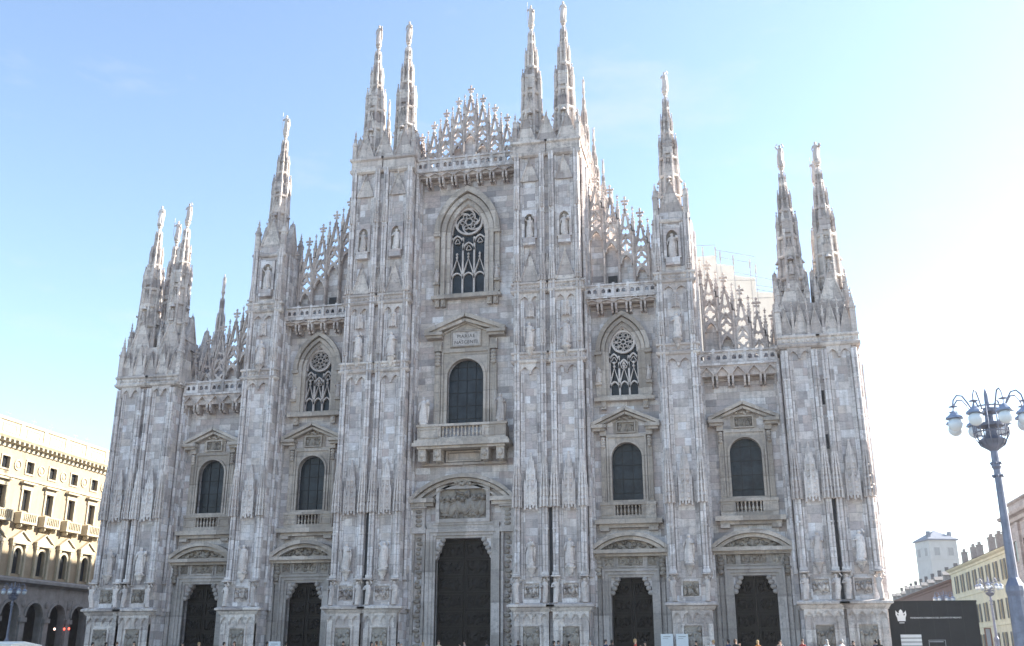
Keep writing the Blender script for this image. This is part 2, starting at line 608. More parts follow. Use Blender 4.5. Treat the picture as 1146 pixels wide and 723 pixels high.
def cross_finial(mb, x, y, z, s=1.0):
    mb.frustum(x, y, z - .15 * s, z + .22 * s, .13 * s, .05 * s, 6)
    mb.ball((x, y, z + .18 * s), .1 * s, 6, 4)
    mb.box(x - .06 * s, x + .06 * s, y - .06 * s, y + .06 * s, z + .2 * s, z + 1.15 * s)
    mb.box(x - .27 * s, x + .27 * s, y - .07 * s, y + .07 * s, z + .6 * s, z + .76 * s)
    for dx, dz in ((-.27, .68), (.27, .68), (0, 1.02), (-.16, .38), (.16, .38)):
        mb.ball((x + dx * s, y, z + dz * s), (.13 * s, .1 * s, .12 * s), 6, 4)
    mb.ball((x, y, z + .68 * s), (.17 * s, .13 * s, .17 * s), 6, 4)


def pinnacle(mb, x, y, z0, z1, z2, w, crock=3):
    """square shaft z0..z1, crocketed pyramid to z2"""
    mb.box(x - w / 2, x + w / 2, y - w / 2, y + w / 2, z0, z1)
    mb.box(x - w * .62, x + w * .62, y - w * .62, y + w * .62, z1 - .08, z1 + .06)
    mb.frustum(x, y, z1 + .06, z2, w * .62, .02, 4)
    for i in range(crock):
        t = (i + .5) / crock
        zz = z1 + (z2 - z1) * t
        rr = w * .6 * (1 - t) + .05
        for k in range(4):
            a = pi / 4 + k * pi / 2
            mb.ball((x + rr * cos(a), y + rr * sin(a), zz), .055, 4, 3)
    mb.ball((x, y, z2), .09, 6, 4)
    mb.frustum(x, y, z2, z2 + .3, .05, .02, 4)


# ------------------------------------------------------------------ the cathedral
CATH = thing('cathedral', 'huge pale marble Gothic cathedral with five portals and a forest of statue-topped spires', 'cathedral')
BAY = {'c': (0, 4.75), 3: (13.38, 3.35), 4: (22.62, 3.35)}


def arch_round(a, zb, zt, n=16):
    return [(a, zb)] + arc(0, zt - a, a, 0, pi, n) + [(-a, zb)]


def stepped_door(a, zb, zt, a2, zc):
    """door opening with scalloped corbels in its upper corners"""
    pts = [(-a, zb), (a, zb), (a, zc)]
    k = 3
    for i in range(k):
        x0, z0 = a - (a - a2) * i / k, zc + (zt - zc) * i / k
        x1, z1 = a - (a - a2) * (i + 1) / k, zc + (zt - zc) * (i + 1) / k
        pts += [(x0 - (x0 - x1) * .8, z0 + (z1 - z0) * .12), (x1, z0 + (z1 - z0) * .45)] if i else [(x1 + .05, z0 + (z1 - z0) * .35)]
        pts.append((x1, z1))
    pts += [(-x, z) for x, z in reversed(pts[2:])]
    return pts


def shift(loop, dx):
    return [(x + dx, z) for x, z in loop]


G_SIDE = dict(a=1.2, zb=22.0, zs=25.75, h=2.15)
G_CEN = dict(a=1.55, zb=31.85, zs=37.6, h=2.7)


def gothic_loop(q, grow=0.0):
    return [(-q['a'] - grow, q['zb'])] + [(q['a'] + grow, q['zb'])] + list(reversed(pointed(q['a'] + grow, q['zs'], q['h'] + grow * 1.5, 9)))


def bay_wall(xc, hw, top, door, win, goth):
    mb = MB()
    loop = [(xc - hw, 0), (xc + hw, 0), (xc + hw, top), (xc - hw, top)]
    low = arch_round(win[0], win[1] - (1.0 if goth is not G_CEN else 0), win[2])
    holes = [shift(door, xc), shift(low, xc)]
    if goth:
        holes.append(shift(gothic_loop(goth), xc))
    mb.prism(loop, 0, 1.0, holes)
    mb.box(xc - hw + .01, xc + hw - .01, 1.6, 2.2, .01, top - .02)
    return mb


DOOR_S = stepped_door(1.57, PZ + .01, 7.6, .95, 6.35)
DOOR_C = stepped_door(2.3, PZ + .01, 10.9, 1.75, 9.2)
WIN_S = (1.21, 13.36, 18.1)
WIN_C = (1.58, 20.05, 25.9)
for sx in (-1, 1):
    bay_wall(sx * 22.62, 3.4, 23.6, DOOR_S, WIN_S, None).build('wall', M_WALL, CATH)
    bay_wall(sx * 13.38, 3.4, 30.0, DOOR_S, WIN_S, G_SIDE).build('wall', M_WALL, CATH)
bay_wall(0, 4.85, 43.2, DOOR_C, WIN_C, G_CEN).build('wall', M_WALL, CATH)

# --- portals
def make_portal(central=False):
    mb, pd, rl, dr, rv = MB(), MB(), MB(), MB(), MB()
    side = {-1: MB(), 1: MB()}
    scr = {-1: MB(), 1: MB()}
    if not central:
        a, zt, loop = 1.57, 7.6, DOOR_S
        fw, ph, zc, pw, ap = .62, 3.05, 9.35, 3.08, 10.95
    else:
        a, zt, loop = 2.3, 10.9, DOOR_C
        fw, ph, zc, pw, ap = .75, 4.3, 13.75, 4.35, 15.95
    # moulded jambs and lintel
    for k, (w0, w1, y) in enumerate(((0, .2, -.16), (.2, .45, -.30), (.45, fw, -.42))):
        for s in (-1, 1):
            mb.box(min(s * (a + w0), s * (a + w1)), max(s * (a + w0), s * (a + w1)), y, .3, PZ, zt + w1 - .003 * k)
        mb.box(-a - w0, a + w0, y - .002, .3, zt + w0 + .004, zt + w1)
    # corbels in the corners
    outer = [(-a, zt - 1.6), (-a, zt), (a, zt), (a, zt - 1.6)]
    for s in (-1, 1):
        for i in range(4):
            t = i / 3
            mb.ball((s * (a - .1 - .42 * t * (1.2 if central else 1)), -.05, zt - 1.15 + 1.0 * t), (.24, .2, .2), 8, 5)
    # side strips
    if not central:
        for s in (-1, 1):
            for x0, x1, y in ((fw + .08, fw + .38, -.2), (fw + .46, fw + .75, -.32), (fw + .8, fw + 1.0, -.18)):
                mb.box(min(s * (a + x0), s * (a + x1)), max(s * (a + x0), s * (a + x1)), y, .2, PZ, zt - .1)
        # frieze
        mb.box(-2.75, 2.75, -.22, .2, zt + fw + .02, zc - .02)
        framed(mb, -1.05, 1.05, zt + fw + .12, zc - .1, .08, -.33, -.1)
        relief(rl, 1.9, zc - zt - fw - .32, .2, 3, 24, 12, 4)
        rel = rl.mesh('relief_panel', M_RELF)
        for s in (-1, 1):
            framed(mb, s * 1.65 - .42, s * 1.65 + .42, zt + fw + .12, zc - .1, .07, -.31, -.1)
            t_ = MB()
            relief(t_, 0.7, zc - zt - fw - .3, .2, 5 + s, 16, 14, 2)
            side[s].merge(t_, (s * 1.65, -.225, zt + fw + .2))
            # scroll brackets
            for q in range(5):
                scr[s].ball((s * (2.45 + .06 * sin(q * 2)), -.36, zt + .25 + q * .3), (.26, .2, .2), 8, 5)
        zr = zt + fw + .22
    else:
        for s in (-1, 1):
            mb.box(min(s * (a + .85), s * (a + 1.05)), max(s * (a + .85), s * (a + 1.05)), -.3, .2, PZ, 11.3)
            mb.box(min(s * (a + 1.75), s * (a + 1.95)), max(s * (a + 1.75), s * (a + 1.95)), -.3, .2, PZ, 11.3)
            mb.box(min(s * (a + .78), s * (a + 2.02)), max(s * (a + .78), s * (a + 2.02)), -.5, .2, 11.3, 11.75)
            mb.box(min(s * (a + .9), s * (a + 1.9)), max(s * (a + .9), s * (a + 1.9)), -.36, .2, 11.75, 13.3)
            mb.box(min(s * (a + .72), s * (a + 2.08)), max(s * (a + .72), s * (a + 2.08)), -.62, .2, 13.3, 13.7)
            # candelabra carving in the pilaster
            for q in range(26):
                z = PZ + .4 + q * .375
                side[s].ball((s * (a + 1.4) + .1 * sin(q * 1.9), -.08, z), (.2 + .1 * (q % 3 == 0), .13, .16), 7, 4)
            for q in range(4):
                scr[s].ball((s * (a + 1.4), -.36, 11.95 + q * .36), (.3, .12, .17), 7, 4)
        sg_ = segment(4.0, 13.9, 1.75, 20)
        mb.prism([(sg_[-1][0], 13.9), (sg_[0][0], 13.9)] + sg_[1:-1], -.16, .1)
        mb.box(-3.0, 3.0, -.34, .2, zt + fw + .02, 12.1)
        framed(mb, -2.25, 2.25, 12.1, 15.1, .3, -.5, .1)
        mb.box(-2.5, 2.5, -.42, .1, 11.92, 12.1)
        relief(rl, 3.9, 2.5, .45, 9, 80, 50, 9)
        rel = rl.mesh('relief_panel', M_RELF)
        zr = 12.35
    # curved pediment
    hh = ap - zc - .32
    segm = segment(pw, zc + .32, hh, 26)
    pd.strip([(x * 1.0, z - .12) for x, z in segm], .3, -.98, .2)
    pd.strip([(x * .95, z - .42) for x, z in segm], .26, -.7, .15)
    if central:
        pd.strip([(x * .82, z - .72 - .02 * abs(x)) for x, z in segm if abs(x) < 3.9], .16, -.5, .12)
        for s in (-1, 1):
            x0, x1 = sorted((s * 2.35, s * (pw + .05)))
            pd.box(x0, x1, -.95, .2, zc - .02, zc + .3)
            pd.box(x0 + .1, x1 - .1, -.72, .2, zc - .3, zc - .02)
    else:
        pd.box(-pw - .08, pw + .08, -.98, .2, zc + .02, zc + .3)
        pd.box(-pw + .15, pw - .15, -.62, .18, zc - .2, zc + .02)
        seg2 = segment(pw * .86, zc + .3, hh * .74, 20)
        pd.prism([(seg2[-1][0], zc + .3)] + [(seg2[0][0], zc + .3)] + seg2[1:-1], -.12, .1)
        for q in range(26):
            x = rnd.uniform(-2.2, 2.2)
            zz = zc + .42 + rnd.uniform(0, .62) * (1 - (abs(x) / 2.4) ** 2)
            rv.ball((x, -.2, zz), (rnd.uniform(.1, .24), .22, rnd.uniform(.1, .2)), 7, 5)
        rv.ball((0, -.24, zc + .6), (.2, .26, .34), 8, 6)
    if central:
        for q in range(9):
            rv.ball((-.6 + q * .15, -.55, 15.3 + .15 * sin(q * 1.3)), (.16, .2, .17), 7, 5)
    # door leaves
    zb = PZ
    dr.box(-a - .1, -.012, .62, .75, zb, zt)
    dr.box(.012, a + .1, .62, .75, zb, zt)
    rows = 5 if not central else 7
    pan = MB()
    for s in (-1, 1):
        for i in range(rows):
            z0 = zb + .35 + (zt - zb - .5) * i / rows
            z1 = z0 + (zt - zb - .5) / rows - .14
            x0, x1 = sorted((s * .14, s * (a - .08)))
            framed(pan, x0, x1, z0, z1, .07, .5, .63)
            t = MB()
            relief(t, x1 - x0 - .16, z1 - z0 - .16, .11, i * 7 + s, 16, 12, 3)
            pan.merge(t, ((x0 + x1) / 2, .6, z0 + .08))
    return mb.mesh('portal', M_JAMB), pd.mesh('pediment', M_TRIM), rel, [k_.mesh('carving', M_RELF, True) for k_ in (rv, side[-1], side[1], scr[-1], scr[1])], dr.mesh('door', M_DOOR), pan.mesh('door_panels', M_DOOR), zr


pc = make_portal(True)
ps = make_portal(False)
for xc, q in ((-22.62, ps), (-13.38, ps), (0, pc), (13.38, ps), (22.62, ps)):
    o = inst('portal', q[0], CATH, (xc, 0, 0))
    inst('pediment', q[1], o)
    inst('relief_panel', q[2], o, (0, -.2 if q is pc else -.225, q[6]))
    for k_ in q[3]:
        inst('carving', k_, o)
    d = inst('door', q[4], o)
    inst('door_relief', q[5], o)

# --- lower windows (baroque aedicules)
def baluster_mesh(h, r):
    b = MB()
    b.lathe([(r * .8, 0), (r * .8, h * .08), (r * .5, h * .14), (r, h * .36), (r * .55, h * .62), (r * .42, h * .78), (r * .8, h * .9), (r * .8, h)], n=8)
    return b


def make_window(central=False):
    fr, gl, bars, pd, bl, rl = MB(), MB(), MB(), MB(), MB(), MB()
    a, zb, zt = WIN_C if central else WIN_S
    sc = 1.35 if central else 1.0
    loop = arch_round(a, zb, zt)
    lo, hi = zb, zt
    w = .32 * sc
    # rectangular architrave with spandrels
    H = hi + .55 * sc
    fr.prism([(-a - w * 1.15, zb), (a + w * 1.15, zb), (a + w * 1.15, H), (-a - w * 1.15, H)], -.16, .1, [loop[:1] + loop[1:-1] + loop[-1:]])
    fr.strip([(a + w * .25, zb)] + arc(0, zt - a, a + w * .25, 0, pi, 18) + [(-a - w * .25, zb)], w * .5, -.30, .1)
    framed(fr, -a - w * 1.2, a + w * 1.2, zb, H, .14, -.27, .1)
    # outer pilasters, brackets
    px0, px1 = a + w * 1.35, a + w * 1.35 + .42 * sc
    for s in (-1, 1):
        x0, x1 = sorted((s * px0, s * px1))
        fr.box(x0, x1, -.22, .1, zb, H - .9 * sc)
        framed(fr, x0 + .05, x1 - .05, zb + .2, H - 1.0 * sc, .07, -.28, .05)
        xm = (x0 + x1) / 2
        for q in range(4):
            fr.ball((xm, -.3, H - .85 * sc + q * .22 * sc), (.2 * sc, .16, .15 * sc), 8, 5)
        fr.box(x0 - .04, x1 + .04, -.44, .1, H, H + .42 * sc)
        fr.box(x0 - .02, x1 + .02, -.3, .1, H + .42 * sc, H + .7 * sc)
    fr.box(-px1, px1, -.2, .1, H + .004, H + .14 * sc)
    # glass and glazing bars
    gl.prism([(-a - .1, zb - .05), (a + .1, zb - .05), (a + .1, zt + .1), (-a - .1, zt + .1)], .36, .40)
    gl.box(-a - .1, a + .1, .34, .9, zb - .25, zb - .06)
    nv = 4 if central else 3
    for i in range(1, nv):
        x = -a + 2 * a * i / nv
        top = zt - a + sqrt(max(0, a * a - x * x))
        bars.box(x - .025, x + .025, .31, .36, zb, top)
    z = zb + .75
    while z < zt - .2:
        hw = a if z < zt - a else sqrt(max(0.01, a * a - (z - zt + a) ** 2))
        bars.box(-hw, hw, .315, .355, z - .03, z + .03)
        z += 1.12
    # pediment: broken raking cornice
    if central:
        za, ze, pw = 29.75, 28.2, 3.5
    else:
        za, ze, pw = 20.8, 19.45, 2.68
    for s in (-1, 1):
        pd.strip([(s * (pw + .02), ze + .12), (0, za)], .26 * sc, -.85, .1)
        pd.strip([(s * (pw - .35), ze + .02), (0, za - .34 * sc)], .2 * sc, -.62, .1)
        x0, x1 = sorted((s * (pw + .05), s * (pw - 1.15 * sc)))
        pd.box(x0, x1, -.86, .1, ze - .2, ze + .06)
        pd.box(x0 + .1, x1 - .1, -.66, .1, ze - .42, ze - .2)
    rh = (za - ze) * .6
    if not central:
        pd.prism([(-1.0, H + .14), (1.0, H + .14), (1.0, ze + .3), (0, za - .5), (-1.0, ze + .3)], -.1, .1)
        framed(pd, -.78, .78, H + .2, ze + .38, .1, -.3, .0)
        relief(rl, 1.36, ze + .38 - H - .35, .22, 21, 22, 16, 3)
        rl_me, rz_ = rl.mesh('relief_panel', M_RELF), H + .3
        for q in range(8):
            pd.ball((rnd.uniform(-.5, .5), -.2, ze + .5 + rnd.uniform(0, .25)), (.14, .18, .11), 7, 5)
    else:
        pd.prism([(-2.0, H + .19), (2.0, H + .19), (2.0, 28.3), (0, 29.3), (-2.0, 28.3)], -.12, .1)
        framed(pd, -1.32, 1.32, 26.98, 28.45, .12, -.28, .0)
        pd.strip([(-1.9, 28.3), (0, 29.15), (1.9, 28.3)], .14, -.3, .0)
        rl.box(-1.2, 1.2, -.2, -.05, 27.1, 28.33)
        rl_me, rz_ = rl.mesh('inscription_plaque', M_JAMB), 0
    # sill, balustrade, ledge
    if not central:
        bl.box(-2.2, 2.2, -.42, .1, 13.12, 13.34)
        for s in (-1, 1):
            x0, x1 = sorted((s * 1.02, s * 2.15))
            bl.box(x0, x1, -.34, .1, 12.0, 13.12)
            framed(bl, x0 + .12, x1 - .12, 12.35, 12.98, .07, -.39, -.2)
        bl.box(-1.02, 1.02, -.34, .1, 12.0, 12.32)
        bm = baluster_mesh(.8, .1)
        for i in range(7):
            bl.merge(bm, (-.87 + i * .29, -.2, 12.32))
        bl.box(-2.62, 2.62, -.82, .1, 11.62, 11.98)
        bl.box(-2.3, 2.3, -.5, .1, 11.36, 11.62)
        for s in (-1, 1):
            bl.box(s * 1.9 - .35, s * 1.9 + .35, -.62, .1, 11.1, 11.36)
    else:
        bl.box(-4.1, 4.1, -1.75, .1, 18.2, 18.5)
        bl.box(-3.95, 3.95, -1.6, .1, 18.5, 18.72)
        bl.box(-3.7, 3.7, -1.5, .1, 18.0, 18.2)
        for s in (-1, 1):
            x0, x1 = sorted((s * 1.75, s * 3.75))
            bl.box(x0, x1, -1.35, -.2, 18.72, 19.85)
            framed(bl, x0 + .15, x1 - .95 if s > 0 else x1 - .15, 18.9, 19.7, .08, -1.42, -1.3)
            for xx in (2.0, 3.3):
                bl.box(s * xx - .32, s * xx + .32, -1.35, .1, 17.0, 18.0)
                bl.ball((s * xx, -1.3, 17.55), (.26, .22, .34), 8, 6)
                bl.ball((s * xx, -.9, 17.1), (.3, .5, .26), 8, 6)
        bl.box(-3.85, 3.85, -1.45, -.9, 19.85, 20.05)
        bl.box(-1.75, 1.75, -1.35, -.9, 18.72, 18.95)
        bm = baluster_mesh(.9, .11)
        for i in range(11):
            bl.merge(bm, (-1.6 + i * .32, -1.12, 18.95))
        bl.box(-3.6, 3.6, -.35, .1, 16.8, 17.0)
        framed(bl, -1.5, 1.5, 17.05, 17.95, .12, -.4, .05)
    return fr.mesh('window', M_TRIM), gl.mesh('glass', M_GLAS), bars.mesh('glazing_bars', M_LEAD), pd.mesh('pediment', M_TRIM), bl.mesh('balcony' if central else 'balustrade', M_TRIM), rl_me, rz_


wc, ws = make_window(True), make_window(False)


def text_mesh(txt, size, depth, mat, spacing=1.0, align='CENTER'):
    cu = bpy.data.curves.new('inscription', 'FONT')
    cu.body = txt
    cu.size = size
    cu.extrude = depth
    cu.align_x = align
    cu.space_character = spacing
    cu.resolution_u = 2
    t = bpy.data.objects.new('inscription', cu)
    COL.objects.link(t)
    dg = bpy.context.evaluated_depsgraph_get()
    me = bpy.data.meshes.new_from_object(t.evaluated_get(dg))
    bpy.data.objects.remove(t)
    bpy.data.curves.remove(cu)
    me.transform(Matrix.Rotation(pi / 2, 4, 'X'))
    me.materials.clear()
    me.materials.append(mat)
    return me


M_INK = plain('dark_lettering', (.09, .085, .08), .8, .1, bump=0)
for xc, q in ((-22.62, ws), (-13.38, ws), (0, wc), (13.38, ws), (22.62, ws)):
    o = inst('window', q[0], CATH, (xc, 0, 0))
    inst('glass', q[1], o)
    inst('glazing_bars', q[2], o)
    inst('pediment', q[3], o)
    inst('balcony' if q is wc else 'balustrade', q[4], o)
    if q is wc:
        inst('inscription_plaque', q[5], o)
        inst('inscription', text_mesh('MARIAE', .42, .012, M_INK, 1.12), o, (0, -.205, 27.78))
        inst('inscription', text_mesh('NASCENTI', .42, .012, M_INK, 1.05), o, (0, -.205, 27.25))
        for s in (-1, 1):
            inst('statue', STAT_ME[2 if s > 0 else 3], o, (s * 3.3, -1.1, 20.25), 0, 1.12)
    else:
        inst('relief_panel', q[5], o, (0, -.12, q[6]))

# --- gothic windows with tracery
def make_gothic(central=False):
    q = G_CEN if central else G_SIDE
    a, zb, zs, h = q['a'], q['zb'], q['zs'], q['h']
    fr, tr, gl, si = MB(), MB(), MB(), MB()
    for gw, w, y0 in ((.16, .3, -.1), (.52, .36, -.3), (.95, .42, -.52)):
        gg = gw * (1.25 if central else .9)
        pts = list(reversed(pointed(a + gg, zs, h + gg * 1.25, 10)))
        fr.strip(pts, w * (1.2 if central else .85), y0, .1)
        if gw < .9:
            for s in (-1, 1):
                x0, x1 = sorted((s * (a + gg - w * .5), s * (a + gg + w * .5)))
                fr.box(x0, x1, y0 + .004, .1, zb, zs)
    gg = .95 * (1.25 if central else .9)
    for s in (-1, 1):
        x = s * (a + gg)
        fr.box(x - .3, x + .3, -.5, .1, zs - .28, zs - .02)
        fr.box(x - .2, x + .2, -.28, .1, zb, zs - .28)
        # canopied niche figures on the jambs
        fr.box(x - .26, x + .26, -.5, .1, zb + .9, zb + 1.1)
    # tracery
    t = .105
    y0, y1 = .2, .40
    cz = zs + (1.2 if central else .9)
    R = 1.22 if central else .92
    lw = 2 * a / 3
    for x in (-a + .03, -a + lw, a - lw, a - .03):
        tr.box(x - t * .7, x + t * .7, y0, y1, zb, zs - .3)
    tr.strip(list(reversed(pointed(a - .03, zs, h - .03, 10))), t * 1.4, y0, y1)
    tr.strip(arc(0, cz, R, 0, 2 * pi, 28)[:-1], t * 1.7, y0 - .03, y1, True)
    for i, x in enumerate((-lw, 0, lw)):
        ztop = zs - (.1 if i != 1 else .62) * (1.3 if central else 1)
        tr.strip([(x + px, pz) for px, pz in pointed(lw / 2, ztop - .75, .75, 6)], t * 1.2, y0, y1)
        # foiled head
        tr.strip([(x + px, pz) for px, pz in foil(0, ztop - .55, .13, 3, .12, 4, pi / 2)], .05, y0 + .03, y1, True)
        # lower gablet
        zl = zb + (zs - zb) * (.36 if central else .34)
        zg = zl + (1.35 if central else 1.15)
        tr.strip([(x + px, pz) for px, pz in pointed(lw / 2 - .03, zl - .55, .55, 6)], t * 1.1, y0, y1)
        tr.strip([(x - lw / 2, zl - .25), (x, zg), (x + lw / 2, zl - .25)], t * 1.1, y0 - .05, y1)
        for dz in (0, .28):
            tr.ball((x, y0, zg + dz + .12), .12, 6, 4)
        tr.box(x - .03, x + .03, y0, y1, zg, zg + .55)
    if central:
        for k in range(6):                     # whirling rose
            a0 = 2 * pi * k / 6
            pts = [((.34 + .82 * s_) * cos(a0 + 1.5 * s_), cz + (.34 + .82 * s_) * sin(a0 + 1.5 * s_)) for s_ in [j / 8 for j in range(9)]]
            tr.strip(pts, .12, y0, y1)
            tr.strip(arc(.62 * cos(a0 + .1), cz + .62 * sin(a0 + .1), .17, 0, 2 * pi, 10)[:-1], .07, y0, y1, True)
        tr.strip(arc(0, cz, .32, 0, 2 * pi, 14)[:-1], .1, y0, y1, True)
    else:
        for k in range(8):
            a0 = 2 * pi * k / 8
            tr.strip([(.2 * cos(a0), cz + .2 * sin(a0)), (R * cos(a0), cz + R * sin(a0))], .05, y0 + .02, y1)
            tr.strip(arc(.62 * cos(a0 + pi / 8), cz + .62 * sin(a0 + pi / 8), .17, 0, 2 * pi, 8)[:-1], .045, y0 + .02, y1, True)
        tr.strip(arc(0, cz, .2, 0, 2 * pi, 12)[:-1], .06, y0, y1, True)
    gl.prism([(-a - .1, zb - .1), (a + .1, zb - .1), (a + .1, zs + h + .1), (-a - .1, zs + h + .1)], .46, .50)
    # projecting sill on brackets
    ww = 3.1 if central else 2.45
    si.box(-ww, ww, -.62, .1, zb - .5, zb - .22)
    si.box(-ww + .25, ww - .25, -.4, .1, zb - .22, zb - .04)
    for s in (-1, 1):
        for dx in ((-.28, .28) if central else (0,)):
            x = s * (ww - .75) + dx
            si.box(x - .2, x + .2, -.4, .1, zb - 1.15, zb - .5)
            si.ball((x, -.42, zb - .8), (.16, .1, .24), 7, 5)
    return fr.mesh('gothic_window', M_TRIM), tr.mesh('tracery', M_STAT), gl.mesh('glass', M_GLAS), si.mesh('sill', M_TRIM), a + gg


gc, gs = make_gothic(True), make_gothic(False)
for xc, q in ((-13.38, gs), (0, gc), (13.38, gs)):
    o = inst('gothic_window', q[0], CATH, (xc, 0, 0))
    inst('tracery', q[1], o)
    inst('glass', q[2], o)
    inst('sill', q[3], o)
    zb = 31.85 if q is gc else 22.0
    for i, s in enumerate((-1, 1)):
        inst('statue', STAT_ME[i * 2], o, (s * q[4], -.36, zb + 1.22), 0, .62)

# --- buttresses
def canopy_mesh():
    """tall carved baldachin that hangs over a statue: z 0 .. 4"""
    b = MB()
    b.frustum(0, 0, .1, 1.35, .5, .5, 6)
    for k in range(6):
        a = pi / 6 + k * pi / 3
        x, y = .5 * cos(a), .5 * sin(a)
        b.box(x - .06, x + .06, y - .06, y + .06, -.15, 1.75)
        b.frustum(x, y, 1.75, 2.15, .09, .01, 4)
        b.ball((x, y, -.18), .1, 6, 4)
        b.frustum(x * .86, y * .86, 1.3, 1.9, .2, .01, 4)
    b.frustum(0, 0, 1.35, 2.5, .36, .32, 6)
    for k in range(6):
        a = pi / 6 + k * pi / 3
        x, y = .36 * cos(a), .36 * sin(a)
        b.box(x - .05, x + .05, y - .05, y + .05, 1.35, 2.7)
        b.frustum(x, y, 2.7, 3.05, .07, .01, 4)
    b.frustum(0, 0, 2.5, 3.0, .42, .3, 6)
    b.frustum(0, 0, 2.9, 3.5, .22, .2, 6)
    for k in range(6):
        a = pi / 6 + k * pi / 3
        b.frustum(.25 * cos(a), .25 * sin(a), 2.95, 3.75, .07, .01, 4)
    b.frustum(0, 0, 3.45, 4.25, .22, .03, 6)
    for z in (3.7, 4.0, 4.25):
        b.ball((0, 0, z), .15 - (z - 3.7) * .1, 6, 4)
    for k in range(6):
        a = k * pi / 3
        gx, gy = .5 * cos(a) * .87, .5 * sin(a) * .87
        b.box(gx - .07, gx + .07, gy - .07, gy + .07, -.1, .12)
        for z in (.35, .75, 1.15, 1.65, 2.1):
            b.ball((gx * (1 if z < 1.4 else .75), gy * (1 if z < 1.4 else .75), z), .1, 5, 4)
    return b.mesh('canopy', M_STAT)


def bracket_mesh():
    b = MB()
    b.lathe([(.06, -.85), (.16, -.7), (.12, -.62), (.3, -.35), (.26, -.25), (.42, -.12), (.42, 0)], n=10)
    return b.mesh('bracket', M_CARV, True)


CANOPY, BRACKET = canopy_mesh(), bracket_mesh()
b = MB(); relief(b, 1.15, 1.0, .3, 41, 30, 26, 4); RELA = b.mesh('relief_panel', M_RELF)
b = MB(); relief(b, 1.15, 1.0, .3, 43, 30, 26, 4); RELB = b.mesh('relief_panel', M_CARV)
b = MB(); relief(b, 1.25, 1.5, .22, 47, 30, 30, 5); RELC = b.mesh('relief_panel', M_RELF)


def rib_canopy():
    orn = MB()
    for k, (r0_, z0_) in enumerate(((.36, 0), (.33, .85), (.28, 1.7), (.22, 2.5), (.15, 3.2))):
        orn.frustum(0, 0, z0_, z0_ + .5, r0_ * .8, r0_ * .72, 6)
        orn.frustum(0, 0, z0_ + .5, z0_ + .86, r0_, r0_ * .5, 6)
        for q in range(5):
            a_ = pi + q * pi / 4
            orn.frustum(r0_ * cos(a_), r0_ * sin(a_), z0_ + .05, z0_ + .45, .075, .075, 4)
            orn.frustum(r0_ * cos(a_), r0_ * sin(a_), z0_ + .45, z0_ + 1.0, .1, .01, 4)
            orn.ball((r0_ * cos(a_), r0_ * sin(a_), z0_), .085, 5, 4)
    return orn.mesh('rib_canopy', M_STAT)


RIBCAN = rib_canopy()


def cusp_band(mb, x0, x1, zt, zd, n, y0, y1):
    """band of small cusped blind arches hanging under a string course"""
    w = (x1 - x0) / n
    loop = [(x1, zt), (x0, zt)]
    for i in range(n):
        c = x0 + w * (i + .5)
        pts = pointed(w * .42, zd, (zt - zd) * .72, 4, c)
        loop += [(x0 + w * i, zd)] + pts
    loop.append((x1, zd))
    mb.prism(loop, y0, y1)


def gablet(mb, xc, z0, w, h, y, d=.25, fin=True):
    """triangular crocketed gable standing on z0"""
    mb.prism([(xc - w / 2, z0), (xc + w / 2, z0), (xc, z0 + h)], y + .06, y + d + .06)
    mb.strip([(xc - w / 2, z0), (xc, z0 + h), (xc + w / 2, z0)], .13, y - .02, y + d)
    for s in (-1, 1):
        for t in (.25, .5, .75):
            mb.ball((xc + s * (w / 2 * (1 - t) + .06), y + d / 2, z0 + h * t), .075, 4, 3)
    if fin:
        mb.ball((xc, y + d / 2, z0 + h + .1), .1, 6, 4)
        mb.frustum(xc, y + d / 2, z0 + h, z0 + h + .4, .06, .02, 4)


